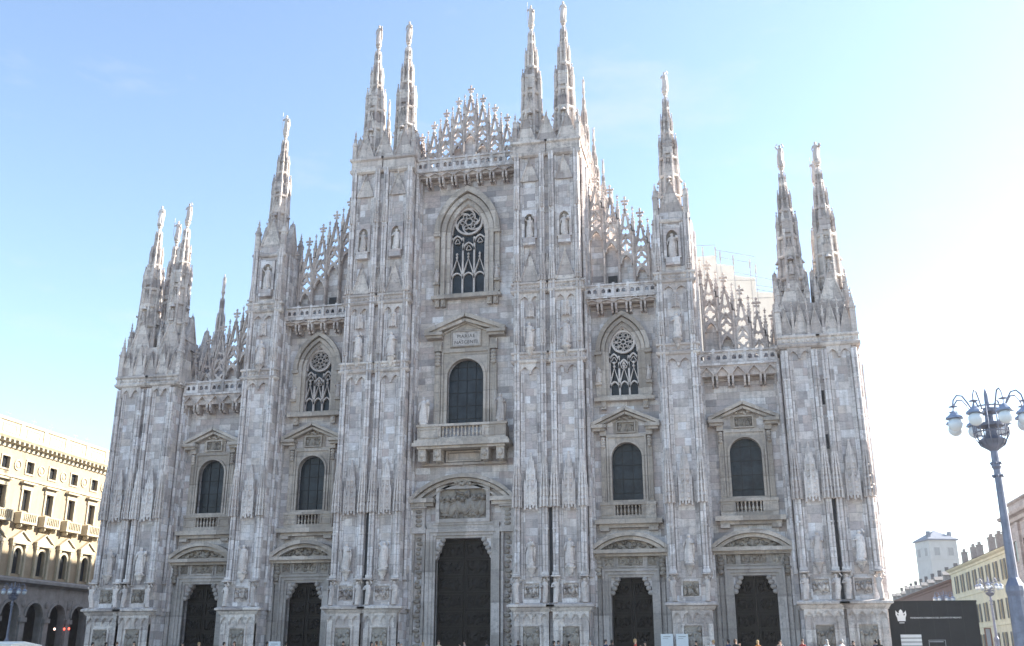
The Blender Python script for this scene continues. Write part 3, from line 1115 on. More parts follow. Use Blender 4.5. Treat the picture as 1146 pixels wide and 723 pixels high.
def buttress(sx, prongs, hw, x0, x1, top, back, kind):
    yf = -2.0
    xs0, xs1 = x0, x1
    body = MB()
    for xc in prongs:
        body.box(xc - hw, xc + hw, yf, .5, 5.4, top)
    body.box(xs0 + .05, xs1 - .05, -1.93, back, .02, top - .01)
    for xx, s in ((xs0, -1), (xs1, 1)):              # side steps towards the bays
        a, b_ = sorted((xx, xx + s * .34))
        body.box(a, b_, -.85, .3, 5.4, top - .6)
    body.box(xs0 - .2, xs1 + .2, -1.9, .4, 5.05, 5.6)
    body.box(xs0 - .12, xs1 + .12, -1.85, .4, 0, 5.05)
    o = body.build('buttress', M_PIER, CATH)
    for xx, s in ((xs0, -1), (xs1, 1)):
        q = MB()
        a, b_ = sorted((xx + s * .1, xx + s * .5))
        q.box(a, b_, -.45, .2, 5.4, top - 1.2)
        q.frustum(xx + s * .16, -1.0, 7.9, top - .5, .13, .13, 8)
        q.box(min(xx, xx + s * .3), max(xx, xx + s * .3), -1.1, -.3, 7.6, 7.9)
        q.build('shaft', M_RIB, o)
    strings = [24.5] if kind == 1 else [24.5, 30.6]
    for pi_, xc in enumerate(prongs):
        base = MB()
        base.box(xc - hw - .08, xc + hw + .08, yf - .3, .4, 0, 5.0)
        base.box(xc - hw - .18, xc + hw + .18, yf - .42, .4, 0, 1.9)
        framed(base, xc - .78, xc + .78, 2.2, 4.1, .14, yf - .42, yf - .2)
        for s in (-1, 1):
            xx = xc + s * (hw - .12)
            base.box(xx - .2, xx + .2, yf - .38, yf, 1.9, 4.35)
        cusp_band(base, xc - hw - .1, xc + hw + .1, 5.02, 4.45, 4, yf - .44, yf - .3)
        cusp_band(base, xc - hw - .1, xc + hw + .1, 5.02, 4.25, 4, yf - .38, yf - .29)
        base.mould(xc - hw - .1, xc + hw + .1, yf - .3, [(.1, 5.02), (.2, 5.15), (.28, 5.3), (.46, 5.38), (.46, 5.52), (.3, 5.6), (.1, 5.66)])
        base.build('plinth', M_CARV, o)
        for s in (-1, 1):
            xo = xc + s * (hw - .16)
            xi = xc + s * (hw - .52)
            ribs = MB()
            ribs.box(xo - .19, xo + .19, yf - .24, yf + .1, 7.9, top - .3)
            ribs.frustum(xo - s * .12, yf - .25, 7.9, top - .3, .12, .12, 8)
            ribs.frustum(xo + s * .13, yf - .25, 7.9, top - .3, .09, .09, 8)
            ribs.box(xo - .27, xo + .27, yf - .4, yf, 7.72, 7.95)
            for z_ in (11.2, 19.0, 22.0, 27.4, 34.2, 38.0, 40.6):
                if z_ < top - 2:
                    ribs.frustum(xo, yf - .1, z_ - .06, z_ + .06, .29, .29, 8)
            ribs.build('shaft', M_RIB, o)
            ribs = MB()
            ribs.box(xi - .07, xi + .07, yf - .13, yf + .1, 7.4, top - .3)
            ribs.box(xi - s * .2 - .035, xi - s * .2 + .035, yf - .07, yf + .1, 7.4, top - .3)
            ribs.box(min(xi, xi - s * .2), max(xi, xi - s * .2), yf - .03, yf + .1, 7.4, top - .31)
            ribs.build('shaft', M_RIB, o)
            inst('rib_canopy', RIBCAN, o, (xo, yf - .3, 12.9))
            if kind != 1:
                inst('rib_canopy', RIBCAN, o, (xo, yf - .22, 26.2), 0, (.62, .62, .5))
                inst('rib_canopy', RIBCAN, o, (xo, yf - .22, 31.75), 0, (.7, .7, .62))
            if kind == 3:
                inst('rib_canopy', RIBCAN, o, (xo, yf - .22, 38.4), 0, (.66, .66, .6))
        for zs_ in strings:
            q = MB()
            q.mould(xc - hw, xc + hw, yf - .02, [(.18, zs_), (.32, zs_ + .12), (.36, zs_ + .3), (.22, zs_ + .42), (.22, zs_ + .75), (.34, zs_ + .85), (.34, zs_ + 1.0), (.15, zs_ + 1.1)])
            cusp_band(q, xc - hw + .36, xc + hw - .36, zs_ + .02, zs_ - .85, 2, yf - .22, yf - .02)
            for k in range(7):
                q.ball((xc - hw + hw * 2 * (k + .5) / 7, yf - .26, zs_ + .58), (.13, .09, .13), 6, 4)
            q.build('string_course', M_CARV, o)
    if len(prongs) == 2:
        c = (prongs[0] + prongs[1]) / 2
        ch = MB()
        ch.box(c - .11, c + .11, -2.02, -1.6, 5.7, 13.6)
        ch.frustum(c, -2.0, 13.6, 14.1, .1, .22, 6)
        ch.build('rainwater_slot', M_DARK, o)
        if kind == 1:
            for z_ in (16.6, 20.0):
                ch = MB()
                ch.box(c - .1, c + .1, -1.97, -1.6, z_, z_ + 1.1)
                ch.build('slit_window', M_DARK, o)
    # sculpture
    for pi_, xc in enumerate(prongs):
        r = random.Random(int(abs(xc) * 100) + (3 if sx > 0 else 0) + pi_)
        for s in (-1, 1):
            inst('atlas_figure', ATLAS_A if r.random() < .5 else ATLAS_B, o, (xc + s * (hw - .16), yf - .46, 5.66), r.uniform(-.5, .5), .9)
        inst('relief_panel', RELC, o, (xc, yf - .31, 2.4))
        fr = MB()
        framed(fr, xc - .72, xc + .72, 5.85, 7.25, .13, yf - .16, yf + .05)
        fr.box(xc - .66, xc + .66, yf - .22, yf, 5.67, 5.9)
        fr.build('relief_frame', M_RIB, o)
        inst('relief_panel', RELA if r.random() < .5 else RELB, o, (xc, yf - .01, 6.05))
        for zt in ((8.35,) if kind == 1 else (8.35, 25.9)):
            inst('statue', STAT_ME[r.randrange(5)], o, (xc + r.uniform(-.05, .05), yf - .3, zt + .17), r.uniform(-.4, .4), 1.0)
            inst('bracket', BRACKET, o, (xc, yf - .3, zt))
        inst('canopy', CANOPY, o, (xc, yf - .15, 12.9), 0, (1.05, .8, 1.0))
        if kind != 1:
            inst('canopy', CANOPY, o, (xc, yf - .05, 28.6), 0, (.7, .6, .42))
    return o


def niche(o, xc, z0, h, w, y, seed):
    """shallow arched niche with frame and standing figure"""
    d, f = MB(), MB()
    loop = [(xc - w / 2, z0), (xc + w / 2, z0)] + list(reversed(pointed(w / 2, z0 + h * .75, h * .25, 5, xc)))
    d.prism(loop, y - .012, y + .1)
    f.prism([(xc - w / 2 - .22, z0 - .1), (xc + w / 2 + .22, z0 - .1), (xc + w / 2 + .22, z0 + h + .35), (xc - w / 2 - .22, z0 + h + .35)], y - .26, y + .05, [loop])
    f.box(xc - w / 2 - .1, xc + w / 2 + .1, y - .45, y + .05, z0 - .75, z0 - .1)
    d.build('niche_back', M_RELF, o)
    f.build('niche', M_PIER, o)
    inst('statue', STAT_ME[seed % 5], o, (xc, y - .12, z0 + .1), 0, h * .42)


def gab(o, xc, z0, w, h, y, d=.25):
    q = MB()
    gablet(q, xc, z0, w, h, y, d)
    q.build('gable', M_CARV, o)


def gab_side(o, x, y, z0, w, h, d=.3):
    q, t = MB(), MB()
    gablet(t, 0, z0, w, h, -d / 2, d)
    q.merge(t, (x, y, 0), 1, pi / 2)
    q.build('gable', M_CARV, o)


def pin(o, *a):
    q = MB()
    pinnacle(q, *a)
    q.build('pinnacle', M_CARV, o)


B3P, B2P, B1P = (5.98, 9.0), (17.95,), (27.18, 30.12)
for sx in (-1, 1):
    m = lambda ps: tuple(sorted(sx * p for p in ps))
    rng = lambda a, b_: tuple(sorted((sx * a, sx * b_)))
    # double piers that flank the nave
    x0, x1 = rng(4.7, 10.3)
    o = buttress(sx, m(B3P), 1.26, x0, x1, 44.0, 3.4, 3)
    for xc in m(B3P):
        niche(o, xc, 35.7, 2.2, .85, -2.0, int(xc * 7))
        gab(o, xc, 31.7, 1.6, 2.6, -2.3)
        for s in (-1, 1):
            gab(o, xc + s * 1.08, 31.7, .6, 1.7, -2.36)
        gab(o, xc, 41.0, 1.5, 2.1, -2.25)
        q = MB()
        q.mould(xc - 1.26, xc + 1.26, -2.02, [(.15, 43.3), (.3, 43.45), (.32, 43.7), (.2, 43.8), (.2, 44.5), (.36, 44.65), (.36, 44.85), (.15, 44.95)])
        q.build('string_course', M_CARV, o)
    gab(o, sx * 7.49, 31.7, .9, 2.3, -2.15)
    q = MB()
    q.box(x0 - .1, x1 + .1, -1.9, 3.5, 43.3, 44.9)
    q.box(x0 - .25, x1 + .25, -1.95, 3.55, 44.5, 44.75)
    q.box(x0 + .25, x1 - .25, -1.6, 3.1, 44.9, 45.6)
    q.build('cornice', M_CARV, o)
    for xc in (x0 + .95, x0 + 2.8, x0 + 4.65):
        gab(o, xc, 44.95, 1.75, 2.7, -2.0, .35)
    for yy in (-.9, .9, 2.7):
        for xs in (x0 + .02, x1 - .02):
            gab_side(o, xs, yy, 44.95, 1.7, 2.6)
    for xs in (x0, x1):
        for yy in (-2.0, 3.2):
            pin(o, xs, yy, 43.4, 46.3, 47.6, .34)
    # single piers
    x0, x1 = rng(16.6, 19.3)
    o = buttress(sx, m(B2P), 1.38, x0, x1, 37.0, 1.9, 2)
    xc = sx * 17.95
    niche(o, xc, 32.9, 2.4, .95, -2.0, 3 if sx > 0 else 1)
    q = MB()
    q.mould(xc - 1.38, xc + 1.38, -2.02, [(.12, 36.0), (.2, 36.1), (.2, 36.3), (.08, 36.4)])
    q.box(xc - 1.1, xc + 1.1, -1.7, 1.6, 37.0, 37.6)
    q.build('cornice', M_CARV, o)
    gab(o, xc, 36.5, 2.3, 3.4, -2.0, .4)
    for xs in (x0 + .1, x1 - .1):
        gab_side(o, xs, -.3, 36.5, 2.4, 3.3, .4)
        for yy in (-2.0, 1.7):
            pin(o, xs, yy, 31.0, 38.4, 39.5, .4)
    # broad corner piers
    x0, x1 = rng(25.75, 31.5)
    o = buttress(sx, m(B1P), 1.26, x0, x1, 24.6, 4.6, 1)
    mid = (x0 + x1) / 2
    q = MB()
    q.box(x0 - .12, x1 + .12, -1.9, 4.7, 24.5, 25.45)
    q.box(x0 - .3, x1 + .3, -1.95, 4.8, 24.62, 24.85)
    q.box(x0 + .3, x1 - .3, -1.7, 4.3, 25.45, 28.3)
    q.build('cornice', M_CARV, o)
    for i in range(5):
        c = x0 + .6 + i * (x1 - x0 - 1.2) / 4
        gab(o, c, 25.45, 1.12, 2.9 if i % 2 else 2.3, -2.05, .4)
        if i < 4:
            pin(o, c + (x1 - x0 - 1.2) / 8, -2.05, 25.4, 26.9, 28.3, .2)
    for c in (mid - 1.47, mid + 1.47):
        q = MB()
        q.box(c - 1.15, c + 1.15, -1.3, 1.3, 28.3, 29.2)
        q.box(c - 1.15, c + 1.15, 1.31, 4.1, 28.3, 29.0)
        q.frustum(c, 0, 28.3, 31.5, 1.45, .95, 8)
        q.build('spire_base', M_CARV, o)
        gab(o, c, 28.2, 1.9, 3.0, -1.75, .4)
        for s in (-1, 1):
            gab(o, c + s * .98, 27.6, .8, 2.2, -1.6, .3)
            pin(o, c + s * 1.15, -1.5, 26.5, 29.2, 30.6, .3)
            gab_side(o, c + s * 1.2, -.3, 29.0, 1.6, 2.4)
    for xs in (x0 + .05, x1 - .05):
        for yy in (-.9, 1.2, 3.3):
            gab_side(o, xs, yy, 25.45, 1.7, 3.2, .4)
        for yy in (0, 3.0):
            gab_side(o, xs + (.45 if xs == x0 + .05 else -.45), yy, 28.2, 1.8, 2.9, .4)
        for yy in (-2.0, 1.2, 4.5):
            pin(o, xs, yy, 24.6, 27.6, 29.0, .42)

# --- spires
def spire_mesh():
    """octagonal spire, z 0 .. 12.85, statue stands on top"""
    b = MB()
    def stage(z0, z1, r0, r1, rs, bands, pin):
        b.frustum(0, 0, z0, z1, r0, r1, 8)
        for k in range(8):
            a = pi / 8 + k * pi / 4
            q0, q1 = r0 + rs * .6, r1 + rs * .6
            b.tube([(q0 * cos(a), q0 * sin(a), z0), (q1 * cos(a), q1 * sin(a), z1)], rs, 6)
            if pin:
                x, y = q1 * cos(a), q1 * sin(a)
                b.frustum(x, y, z1 - .05, z1 + pin * .45, rs * 1.35, rs * 1.1, 4)
                b.frustum(x, y, z1 + pin * .45, z1 + pin, rs * 1.5, .015, 4)
                b.ball((x, y, z1 + pin * .97), rs * .6, 5, 4)
        for z in bands:
            t = (z - z0) / (z1 - z0)
            r = r0 + (r1 - r0) * t + rs * 1.5
            b.frustum(0, 0, z - .09, z + .09, r, r, 8)
            b.frustum(0, 0, z - .2, z - .09, r * .92, r, 8)
    stage(0, 5.6, .86, .74, .14, (1.15, 3.3, 5.2), 2.3)
    for k in range(4):                       # small canopied figures
        a = -pi / 2 + k * pi / 2
        t = MB()
        figure(t, 1.35, 50 + k, k)
        t.frustum(0, 0, 1.5, 2.0, .3, .02, 6)
        b.merge(t, (.92 * cos(a), .92 * sin(a), 1.3), 1, a + pi / 2)
        t = MB()
        gablet(t, 0, 3.4, .62, 1.3, -.15, .2)
        t.box(-.24, .24, -.02, .1, 5.6, 7.0)
        b.merge(t, (.8 * cos(a), .8 * sin(a), 0), 1, a + pi / 2)
    stage(5.4, 8.4, .66, .48, .1, (6.6, 8.0), 1.8)
    for k in range(8):                       # flying struts to the inner stage
        a = pi / 8 + k * pi / 4
        b.tube([(.82 * cos(a), .82 * sin(a), 6.1), (.64 * cos(a), .64 * sin(a), 6.6)], .06, 4)
    stage(8.2, 11.0, .43, .24, .07, (9.4, 10.8), 1.0)
    for k in range(8):
        a = pi / 8 + k * pi / 4
        for z in [.5 + .55 * i for i in range(19)]:
            rr = (.96 - .022 * z) if z < 5.5 else (.74 - .075 * (z - 5.5)) if z < 8.3 else (.5 - .08 * (z - 8.3))
            b.ball((rr * cos(a), rr * sin(a), z), .075, 4, 3)
    b.frustum(0, 0, 10.9, 12.4, .24, .13, 8)
    for k in range(6):
        b.ball((.2 * cos(k * 2.4), .2 * sin(k * 2.4), 11.0 + k * .22), .07, 5, 4)
    b.lathe([(.13, 12.3), (.24, 12.45), (.2, 12.55), (.3, 12.7), (.3, 12.86)], n=8)
    return b.mesh('spire', M_CARV)


SPIRE = spire_mesh()


def spire(x, y, zb, zt, pose, wide=1.0, parent=CATH):
    k = (zt - zb) / 15.0
    o = inst('spire', SPIRE, parent, (x, y, zb), 0, (wide, wide, k))
    inst('statue', STAT_ME[pose], o, (0, 0, 12.95), 0, ((.78 / wide if wide > .8 else .6), (.78 / wide if wide > .8 else .6), 1.03))
    return o


for sx in (-1, 1):
    for i, x in enumerate((5.97, 9.0)):
        spire(sx * x, -.7, 45.2, 60.0, (0 if sx > 0 else 3) if i else (2 if sx > 0 else 0))
    spire(sx * 17.95, -.7, 37.8, 51.2, 4 if sx > 0 else 2, .92)
    spire(sx * 27.22, -.8, 29.6, 42.8, 1 if sx > 0 else 4, .98)
    spire(sx * 30.15, -.7, 29.6, 42.85, 3 if sx > 0 else 0, .98)
    spire(sx * 30.2, 1.9 + .6, 29.2, 42.7, 2, .95)
    spire(sx * 28.3, 9.0, 26.0, 39.4, 0, .7)
    # nave flank behind the piers
    spire(sx * 9.9, 5.5, 44.0, 55.6, 0, .5)
    for yy, zz in ((10.0, 52.4), (17.5, 52.7), (25.5, 53.0), (33.5, 53.2), (41.5, 53.2)):
        spire(sx * 10.2, yy, 43.0, zz, 1, .55)

# --- walkway balustrades on corbel tables
def walkway(x0, x1, zf, zr, zband, zcor, n):
    w, c = MB(), MB()
    L = x1 - x0
    step = L / n
    holes = []
    for i in range(n):
        cx = x0 + step * (i + .5)
        for s in (-1, 1):
            xx = cx + s * step * .2
            hw = step * .13
            holes.append([(xx - hw, zf + .28), (xx + hw, zf + .28)] + list(reversed(pointed(hw, zr - .42, .16, 3, xx))))
    w.prism([(x0, zf), (x1, zf), (x1, zr), (x0, zr)], -1.0, -.82, holes)
    w.box(x0, x1, -1.12, -.72, zr, zr + .14)
    w.box(x0 - .0, x1, -1.15, .3, zf - .22, zf + .02)
    for i in range(n + 1):
        cx = x0 + step * i
        a, b_ = max(x0 + .01, cx - .1), min(x1 - .01, cx + .1)
        w.box(a, b_, -1.1, -.8, zf, zr + .26)
    # hanging gable arches
    loop = [(x1, zf - .22), (x0, zf - .22)]
    for i in range(n):
        a = x0 + step * i
        loop += [(a, zband), (a + step * .12, zband)] + pointed(step * .36, zband + .05, (zf - zband) * .62, 4, a + step / 2) + [(a + step * .88, zband)]
    loop.append((x1, zband))
    c.prism(loop, -1.02, -.85)
    c.box(x0 + .01, x1 - .01, -.86, -.3, zband + .01, zf - .23)
    for i in range(n):
        a = x0 + step * i
        c.strip([(a + .04, zband + .1), (a + step / 2, zf - .3), (a + step - .04, zband + .1)], .09, -1.1, -1.0)
    for i in range(n + 1):
        cx = x0 + step * i
        for s in (-1, 1):
            xx = min(max(cx + s * .16, x0 + .1), x1 - .1)
            c.box(xx - .085, xx + .085, -1.0, .1, zband - .32, zband)
            c.box(xx - .085, xx + .085, -.7, .1, zcor, zband - .32)
            c.ball((xx, -.86, zband - .45), (.1, .2, .24), 6, 4)
    c.box(x0, x1, -.2, .1, zband - .25, zband + .02)
    return w, c


for sx in (-1, 1):
    for (a, b_), z, n in (((19.42, 25.6), (24.0, 24.9, 22.95, 22.2), 5), ((10.45, 16.45), (30.35, 31.25, 29.75, 28.95), 5)):
        x0, x1 = sorted((sx * a, sx * b_))
        w, c = walkway(x0, x1, z[0], z[1], z[2], z[3], n)
        o = w.build('balustrade', M_RIB, CATH)
        c.build('corbel_table', M_LACE, o)
w, c = walkway(-4.68, 4.68, 43.6, 44.6, 42.9, 42.1, 8)
o = w.build('balustrade', M_RIB, CATH)
c.build('corbel_table', M_LACE, o)

# --- openwork gable screens
def screen_unit():
    """one bay of the openwork gable, spacing 1.25: blind arch head below z=0, tracery, gable and cross above (to 5.4)"""
    b = MB()
    e = .53
    loop = [(-e, -.95), (-.40, -.95)] + pointed(.40, -.95, .8, 5)[1:-1] + [(.40, -.95), (e, -.95), (e, 1.75), (.47, 2.05), (.05, 4.25), (-.05, 4.25), (-.47, 2.05), (-e, 1.75)]
    holes = [foil(0, .64, .22, 4, .15, 5, 0),
             [(-.43, .95), (-.3, 1.0), (-.16, 1.2), (-.06, 1.5), (-.24, 1.38), (-.40, 1.25)], [(.43, .95), (.40, 1.25), (.24, 1.38), (.06, 1.5), (.16, 1.2), (.3, 1.0)],
             [(-.42, .0), (-.2, .12), (-.3, .3), (-.42, .42)], [(.42, .0), (.42, .42), (.3, .3), (.2, .12)],
             [(-.33, 1.98), (-.08, 1.75), (.0, 1.98), (.08, 1.75), (.33, 1.98), (.24, 2.32), (.1, 2.42), (0, 2.2), (-.1, 2.42), (-.24, 2.32)],
             [(-.17, 2.66), (0, 2.5), (.17, 2.66), (.04, 3.6), (-.04, 3.6)]]
    b.prism(loop, -.1, .1, holes)
    b.strip([(-.5, 1.85), (0, 4.35), (.5, 1.85)], .15, -.2, .16)
    b.strip(pointed(.5, .75, 1.1, 6), .13, -.2, .16)
    b.strip(pointed(.46, -.9, .85, 6), .11, -.2, .14)
    for s in (-1, 1):
        b.box(s * .53 - .06, s * .53 + .06, -.16, .16, -.9, 2.6)
        b.frustum(s * .5, 0, 2.6, 3.3, .1, .01, 4)
        b.frustum(s * .27, 0, 3.15, 3.85, .08, .01, 4)
    for s in (-1, 1):
        for t in (.15, .35, .55, .75, .92):
            b.ball((s * (.5 * (1 - t) + .09), 0, 1.85 + 2.5 * t), .105, 5, 4)
    cross_finial(b, 0, 0, 4.35, .95)
    return b.mesh('gable_screen', M_LACE)


def mullion_unit():
    b = MB()
    b.box(-.1, .1, -.2, .2, -12, 2.6)
    b.frustum(0, -.24, -12, 2.4, .07, .07, 6)
    b.box(-.13, .13, -.16, .16, 2.6, 3.4)
    b.frustum(0, 0, 3.4, 4.55, .17, .02, 4)
    for z in (2.55, 3.4):
        b.box(-.17, .17, -.2, .2, z - .05, z + .05)
    for i in range(4):
        z = 3.5 + i * .25
        for s in (-1, 1):
            b.ball((s * (.15 - .03 * i), 0, z), .06, 4, 3)
    b.ball((0, 0, 4.6), .09, 6, 4)
    b.box(-.12, .12, -.03, .03, 4.72, 4.79)
    b.box(-.03, .03, -.03, .03, 4.5, 4.95)
    return b


SCREEN = screen_unit()
MULL = mullion_unit()


def mull(x, z, zf, sc=1.0):
    b = MB()
    for p in MULL.v:
        b.v.append((p[0] * sc, p[1] * sc, max(zf - z, p[2] * sc)))
    b.f = MULL.f
    return b.build('pinnacle', M_LACE, CATH, (x, .3, z))


def screen_wall(x0, x1, zf, z, sc=1.0):
    b = MB()
    b.box(x0, x1, .62, .95, zf - .5, z - .1 * sc)
    b.build('screen_wall', M_WALL, CATH)


sc = 1.16 / 1.25
for i in range(-4, 5):
    zc = 52.78 - 1.14 * abs(i) - 5.45 * sc
    inst('gable_screen', SCREEN, CATH, (i * 1.16, .3, zc), 0, (sc, 1, sc))
    screen_wall(i * 1.16 - .57, i * 1.16 + .57, 43.6, zc, sc)
    if i < 4:
        mull((i + .5) * 1.16, 52.78 - 1.14 * abs(i + .5) - 5.3 * sc, 43.4, sc)
for sx in (-1, 1):
    for i in range(5):
        x = 11.4 + 1.27 * i
        zc = 42.35 - 1.22 * i - 5.45
        if i < 5:
            inst('gable_screen', SCREEN, CATH, (sx * x, .3, zc))
            screen_wall(sx * x - .62, sx * x + .62, 30.3, zc)
        mull(sx * (x - .635), zc + .75, 30.1)
    mull(sx * (11.4 + 1.27 * 4.5), 42.35 - 1.22 * 4.5 - 5.3, 30.1)
    d = MB()
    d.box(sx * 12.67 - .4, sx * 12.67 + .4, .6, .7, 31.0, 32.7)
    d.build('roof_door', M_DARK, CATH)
    for i in range(5):
        x = 20.62 + 1.24 * i
        zc = 33.35 - 1.2 * i - 5.45
        inst('gable_screen', SCREEN, CATH, (sx * x, .3, zc))
        screen_wall(sx * x - .61, sx * x + .61, 23.9, zc)
        mull(sx * (x - .62), zc + .75, 23.8)

# --- body behind the facade
b = MB()
b.box(-25.8, 25.8, 1.9, 90, 0, 23.8)
b.box(-30.6, 30.6, 4, 90, 0, 14)
b.prism([(-17, 23.8), (17, 23.8), (16.6, 28.5), (10, 30.2), (-10, 30.2), (-16.6, 28.5)], 2.2, 90)
b.prism([(-10, 30), (10, 30), (10, 43.2), (0, 45.2), (-10, 43.2)], 3.2, 90)
body = b.build('nave_body', M_WALL, CATH)
b = MB()
b.prism([(-25.9, 23.82), (25.9, 23.82), (17, 25.6), (-17, 25.6)], 1.9, 90.2)
b.build('aisle_roof', M_ROOF, CATH)
pn_ = MB(); pinnacle(pn_, 0, 0, 0, 8, 12.5, .9); FLPIN = pn_.mesh('pinnacle', M_CARV)
for sx in (-1, 1):
    for i in range(10):
        y = 10 + 8 * i
        fl = MB()
        fl.box(sx * 10.2 - .55, sx * 10.2 + .55, y - .55, y + .55, 30, 43.4)
        fl.build('nave_pier', M_PIER, CATH)
        fl = MB()
        fl.box(sx * 31 - .9, sx * 31 + .9, y - .8, y + .8, 0, 24)
        o = fl.build('flank_buttress', M_PIER, CATH)
        inst('pinnacle', FLPIN, o, (sx * 31, y, 24), 0, (1, 1, .55))
        fl = MB()
        fl.strip([(sx * 17.5, 29.5), (sx * 14, 34.5), (sx * 10.2, 38.5)], .7, y - .3, y + .3)
        o = fl.build('flying_buttress', M_CARV, CATH)
        inst('pinnacle', FLPIN, o, (sx * 17.4, y, 24))
for sx in (-1, 1):
    for i in range(28):
        inst('gable_screen' if False else 'flank_screen', SCREEN, CATH, (sx * 10.15, 3.8 + 1.27 * i, 43.3), pi / 2, (1, 1, .95))

# ------------------------------------------------------------------ scaffolding on the aisle roof
M_SHEET = plain('white_sheeting', (.62, .62, .60), .75, .12, .9)
_N, _L = M_SHEET.node_tree.nodes, M_SHEET.node_tree.links
_t = _N.new('ShaderNodeBsdfTranslucent')
_t.inputs[0].default_value = (.75, .75, .74, 1)
_m = _N.new('ShaderNodeMixShader')
_m.inputs[0].default_value = .55
_L.new(_N['Principled BSDF'].outputs[0], _m.inputs[1])
_L.new(_t.outputs[0], _m.inputs[2])
_L.new(_m.outputs[0], _N['Material Output'].inputs[0])
M_STEEL = plain('scaffold_steel', (.50, .50, .49), .5, .3, metal=.4)  # steel colour lightened to carry the glare of the bright sky
sc_ = thing('scaffolding', 'roof scaffolding wrapped in white sheets above the right aisle', 'scaffolding', (23.5, 12, 24.3))
STEPS = [(19.1, 38.9), (20.9, 38.9), (21.6, 38.2), (23.0, 37.6), (23.1, 36.6), (24.6, 36.0), (25.6, 34.4), (26.7, 34.1), (27.4, 33.0)]
sh = MB()
loop = [(19.0 - 23.5, 0), (27.6 - 23.5, 0)]
top = [(19.0, 38.4), (21.4, 38.4), (21.4, 37.5), (23.0, 37.2), (23.0, 36.2), (24.9, 35.8), (24.9, 34.4), (26.5, 34.2), (26.5, 32.9), (27.6, 32.8)]
loop += [(x - 23.5, z - 24.3) for x, z in reversed(top)]
sh.prism(loop, -.02, .02)
sh.build('sheeting', M_SHEET, sc_)
for yy in (-.15, 6.15):
    for x, z in ((19.1, 39.7), (20.2, 39.6), (21.4, 39.5), (21.8, 39.0), (23.0, 38.5), (24.5, 38.0), (25.0, 37.4), (26.5, 35.6), (27.5, 34.6)):
        po = MB()
        po.tube([(x - 23.5, yy, 0), (x - 23.5, yy, z - 24.6)], .045, 6)
        po.tube([(x - 23.5, yy, z - 24.6 - .9), (x - 23.5, yy, z - 24.6)], .09, 6)
        po.build('pole', M_STEEL, sc_)
for yy in (-.18, 6.18):
    for (xa, za), (xb, zb) in (((19.1, 39.5), (21.4, 39.4)), ((21.4, 38.9), (25.0, 37.9)), ((21.4, 38.2), (25.0, 37.2)), ((23.0, 36.5), (26.5, 35.4)), ((25.0, 35.0), (27.5, 34.4)), ((19.1, 36.0), (24.9, 35.5)),
                               ((19.1, 34.0), (27.5, 33.6)), ((24.9, 34.6), (27.5, 33.9))):
        po = MB()
        po.tube([(xa - 23.5, yy, za - 24.3), (xb - 23.5, yy, zb - 24.3)], .03, 5)
        po.build('guard_rail', M_STEEL, sc_)

# ------------------------------------------------------------------ palace on the left
M_CREAM = plain('cream_stucco', (.37, .295, .20), .8, .14, .7, streak=.35)
M_CREAMT = plain('cream_stone', (.46, .40, .29), .75, .16, 1.2, streak=.3)
M_GREYST = plain('grey_arcade_stone', (.27, .25, .235), .8, .25, 1.0, streak=.4)
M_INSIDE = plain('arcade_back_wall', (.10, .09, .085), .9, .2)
M_PANE = plain('dark_pane', (.035, .037, .04), .18, .3, .8, spec=.5, bump=0)
M_SHUT = plain('closed_shutter', (.13, .13, .125), .6, .2)
pal = thing('arcaded_palace', 'long cream stucco palace with three window rows above a grey arcade', 'palace', (-58, 0, 0), pi / 2)
SP = 4.17
U0, NB = 22.05 - 6 * SP, 16
us = [U0 + SP * i for i in range(NB)]
w, lo_, ar = MB(), MB(), MB()
for u in us:
    a, b_ = u - SP / 2, u + SP / 2
    w.prism([(a, 10.35), (b_, 10.35), (b_, 25), (a, 25)], 0, .5,
            [shift(arch_round(.62, 10.75, 13.6, 8), u), [(u - .62, 17.75), (u + .62, 17.75), (u + .62, 20.05), (u - .62, 20.05)], [(u - .62, 21.95), (u + .62, 21.95), (u + .62, 23.35), (u - .62, 23.35)]])
    ar.prism([(a, 0), (u - 1.45, 0)] + list(reversed(arc(u, 6.3, 1.45, 0, pi, 12))) + [(u + 1.45, 0), (b_, 0), (b_, 9.5), (a, 9.5)], -.2, .7)
    ar.strip(arc(u, 6.3, 1.62, 0, pi, 14), .3, -.32, 0)
    ar.box(a - .42, a + .42, -.42, .5, 0, 5.6)
    ar.box(a - .55, a + .55, -.55, .5, 5.6, 6.1)
    ar.ball((a, -.25, 7.6), (.4, .15, .4), 8, 6)
ar.build('arcade', M_GREYST, pal)
w.build('wall', M_CREAM, pal)
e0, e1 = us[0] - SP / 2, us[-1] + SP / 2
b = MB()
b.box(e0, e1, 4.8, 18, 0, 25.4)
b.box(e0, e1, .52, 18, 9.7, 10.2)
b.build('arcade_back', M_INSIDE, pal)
b = MB()
b.mould(e0, e1, .2, [(.3, 9.5), (.5, 9.7), (1.0, 9.85), (1.0, 10.15), (.7, 10.35), (.3, 10.42)])
b.build('balcony_ledge', M_GREYST, pal)
b = MB()
b.mould(e0, e1, 0, [(.02, 24.3), (.12, 24.35), (.12, 24.7), (.8, 25.1), (.95, 25.35), (.95, 25.6), (.5, 25.7), (.1, 25.75)])
b.mould(e0, e1, 0, [(.02, 21.1), (.14, 21.15), (.14, 21.35), (.02, 21.4)])
b.box(e0, e1, .1, .6, 25.7, 27.3)
b.box(e0 - .1, e1 + .1, -.02, .7, 27.3, 27.6)
for u in us:
    b.box(u - SP / 2 - .35, u - SP / 2 + .35, .02, .6, 25.7, 27.3)
    for q in range(5):
        x = u - SP / 2 + .4 + q * SP / 5
        b.box(x - .14, x + .14, -.85, .1, 24.75, 25.1)
    framed(b, u - 1.2, u + 1.2, 26.0, 27.0, .12, .05, .2)
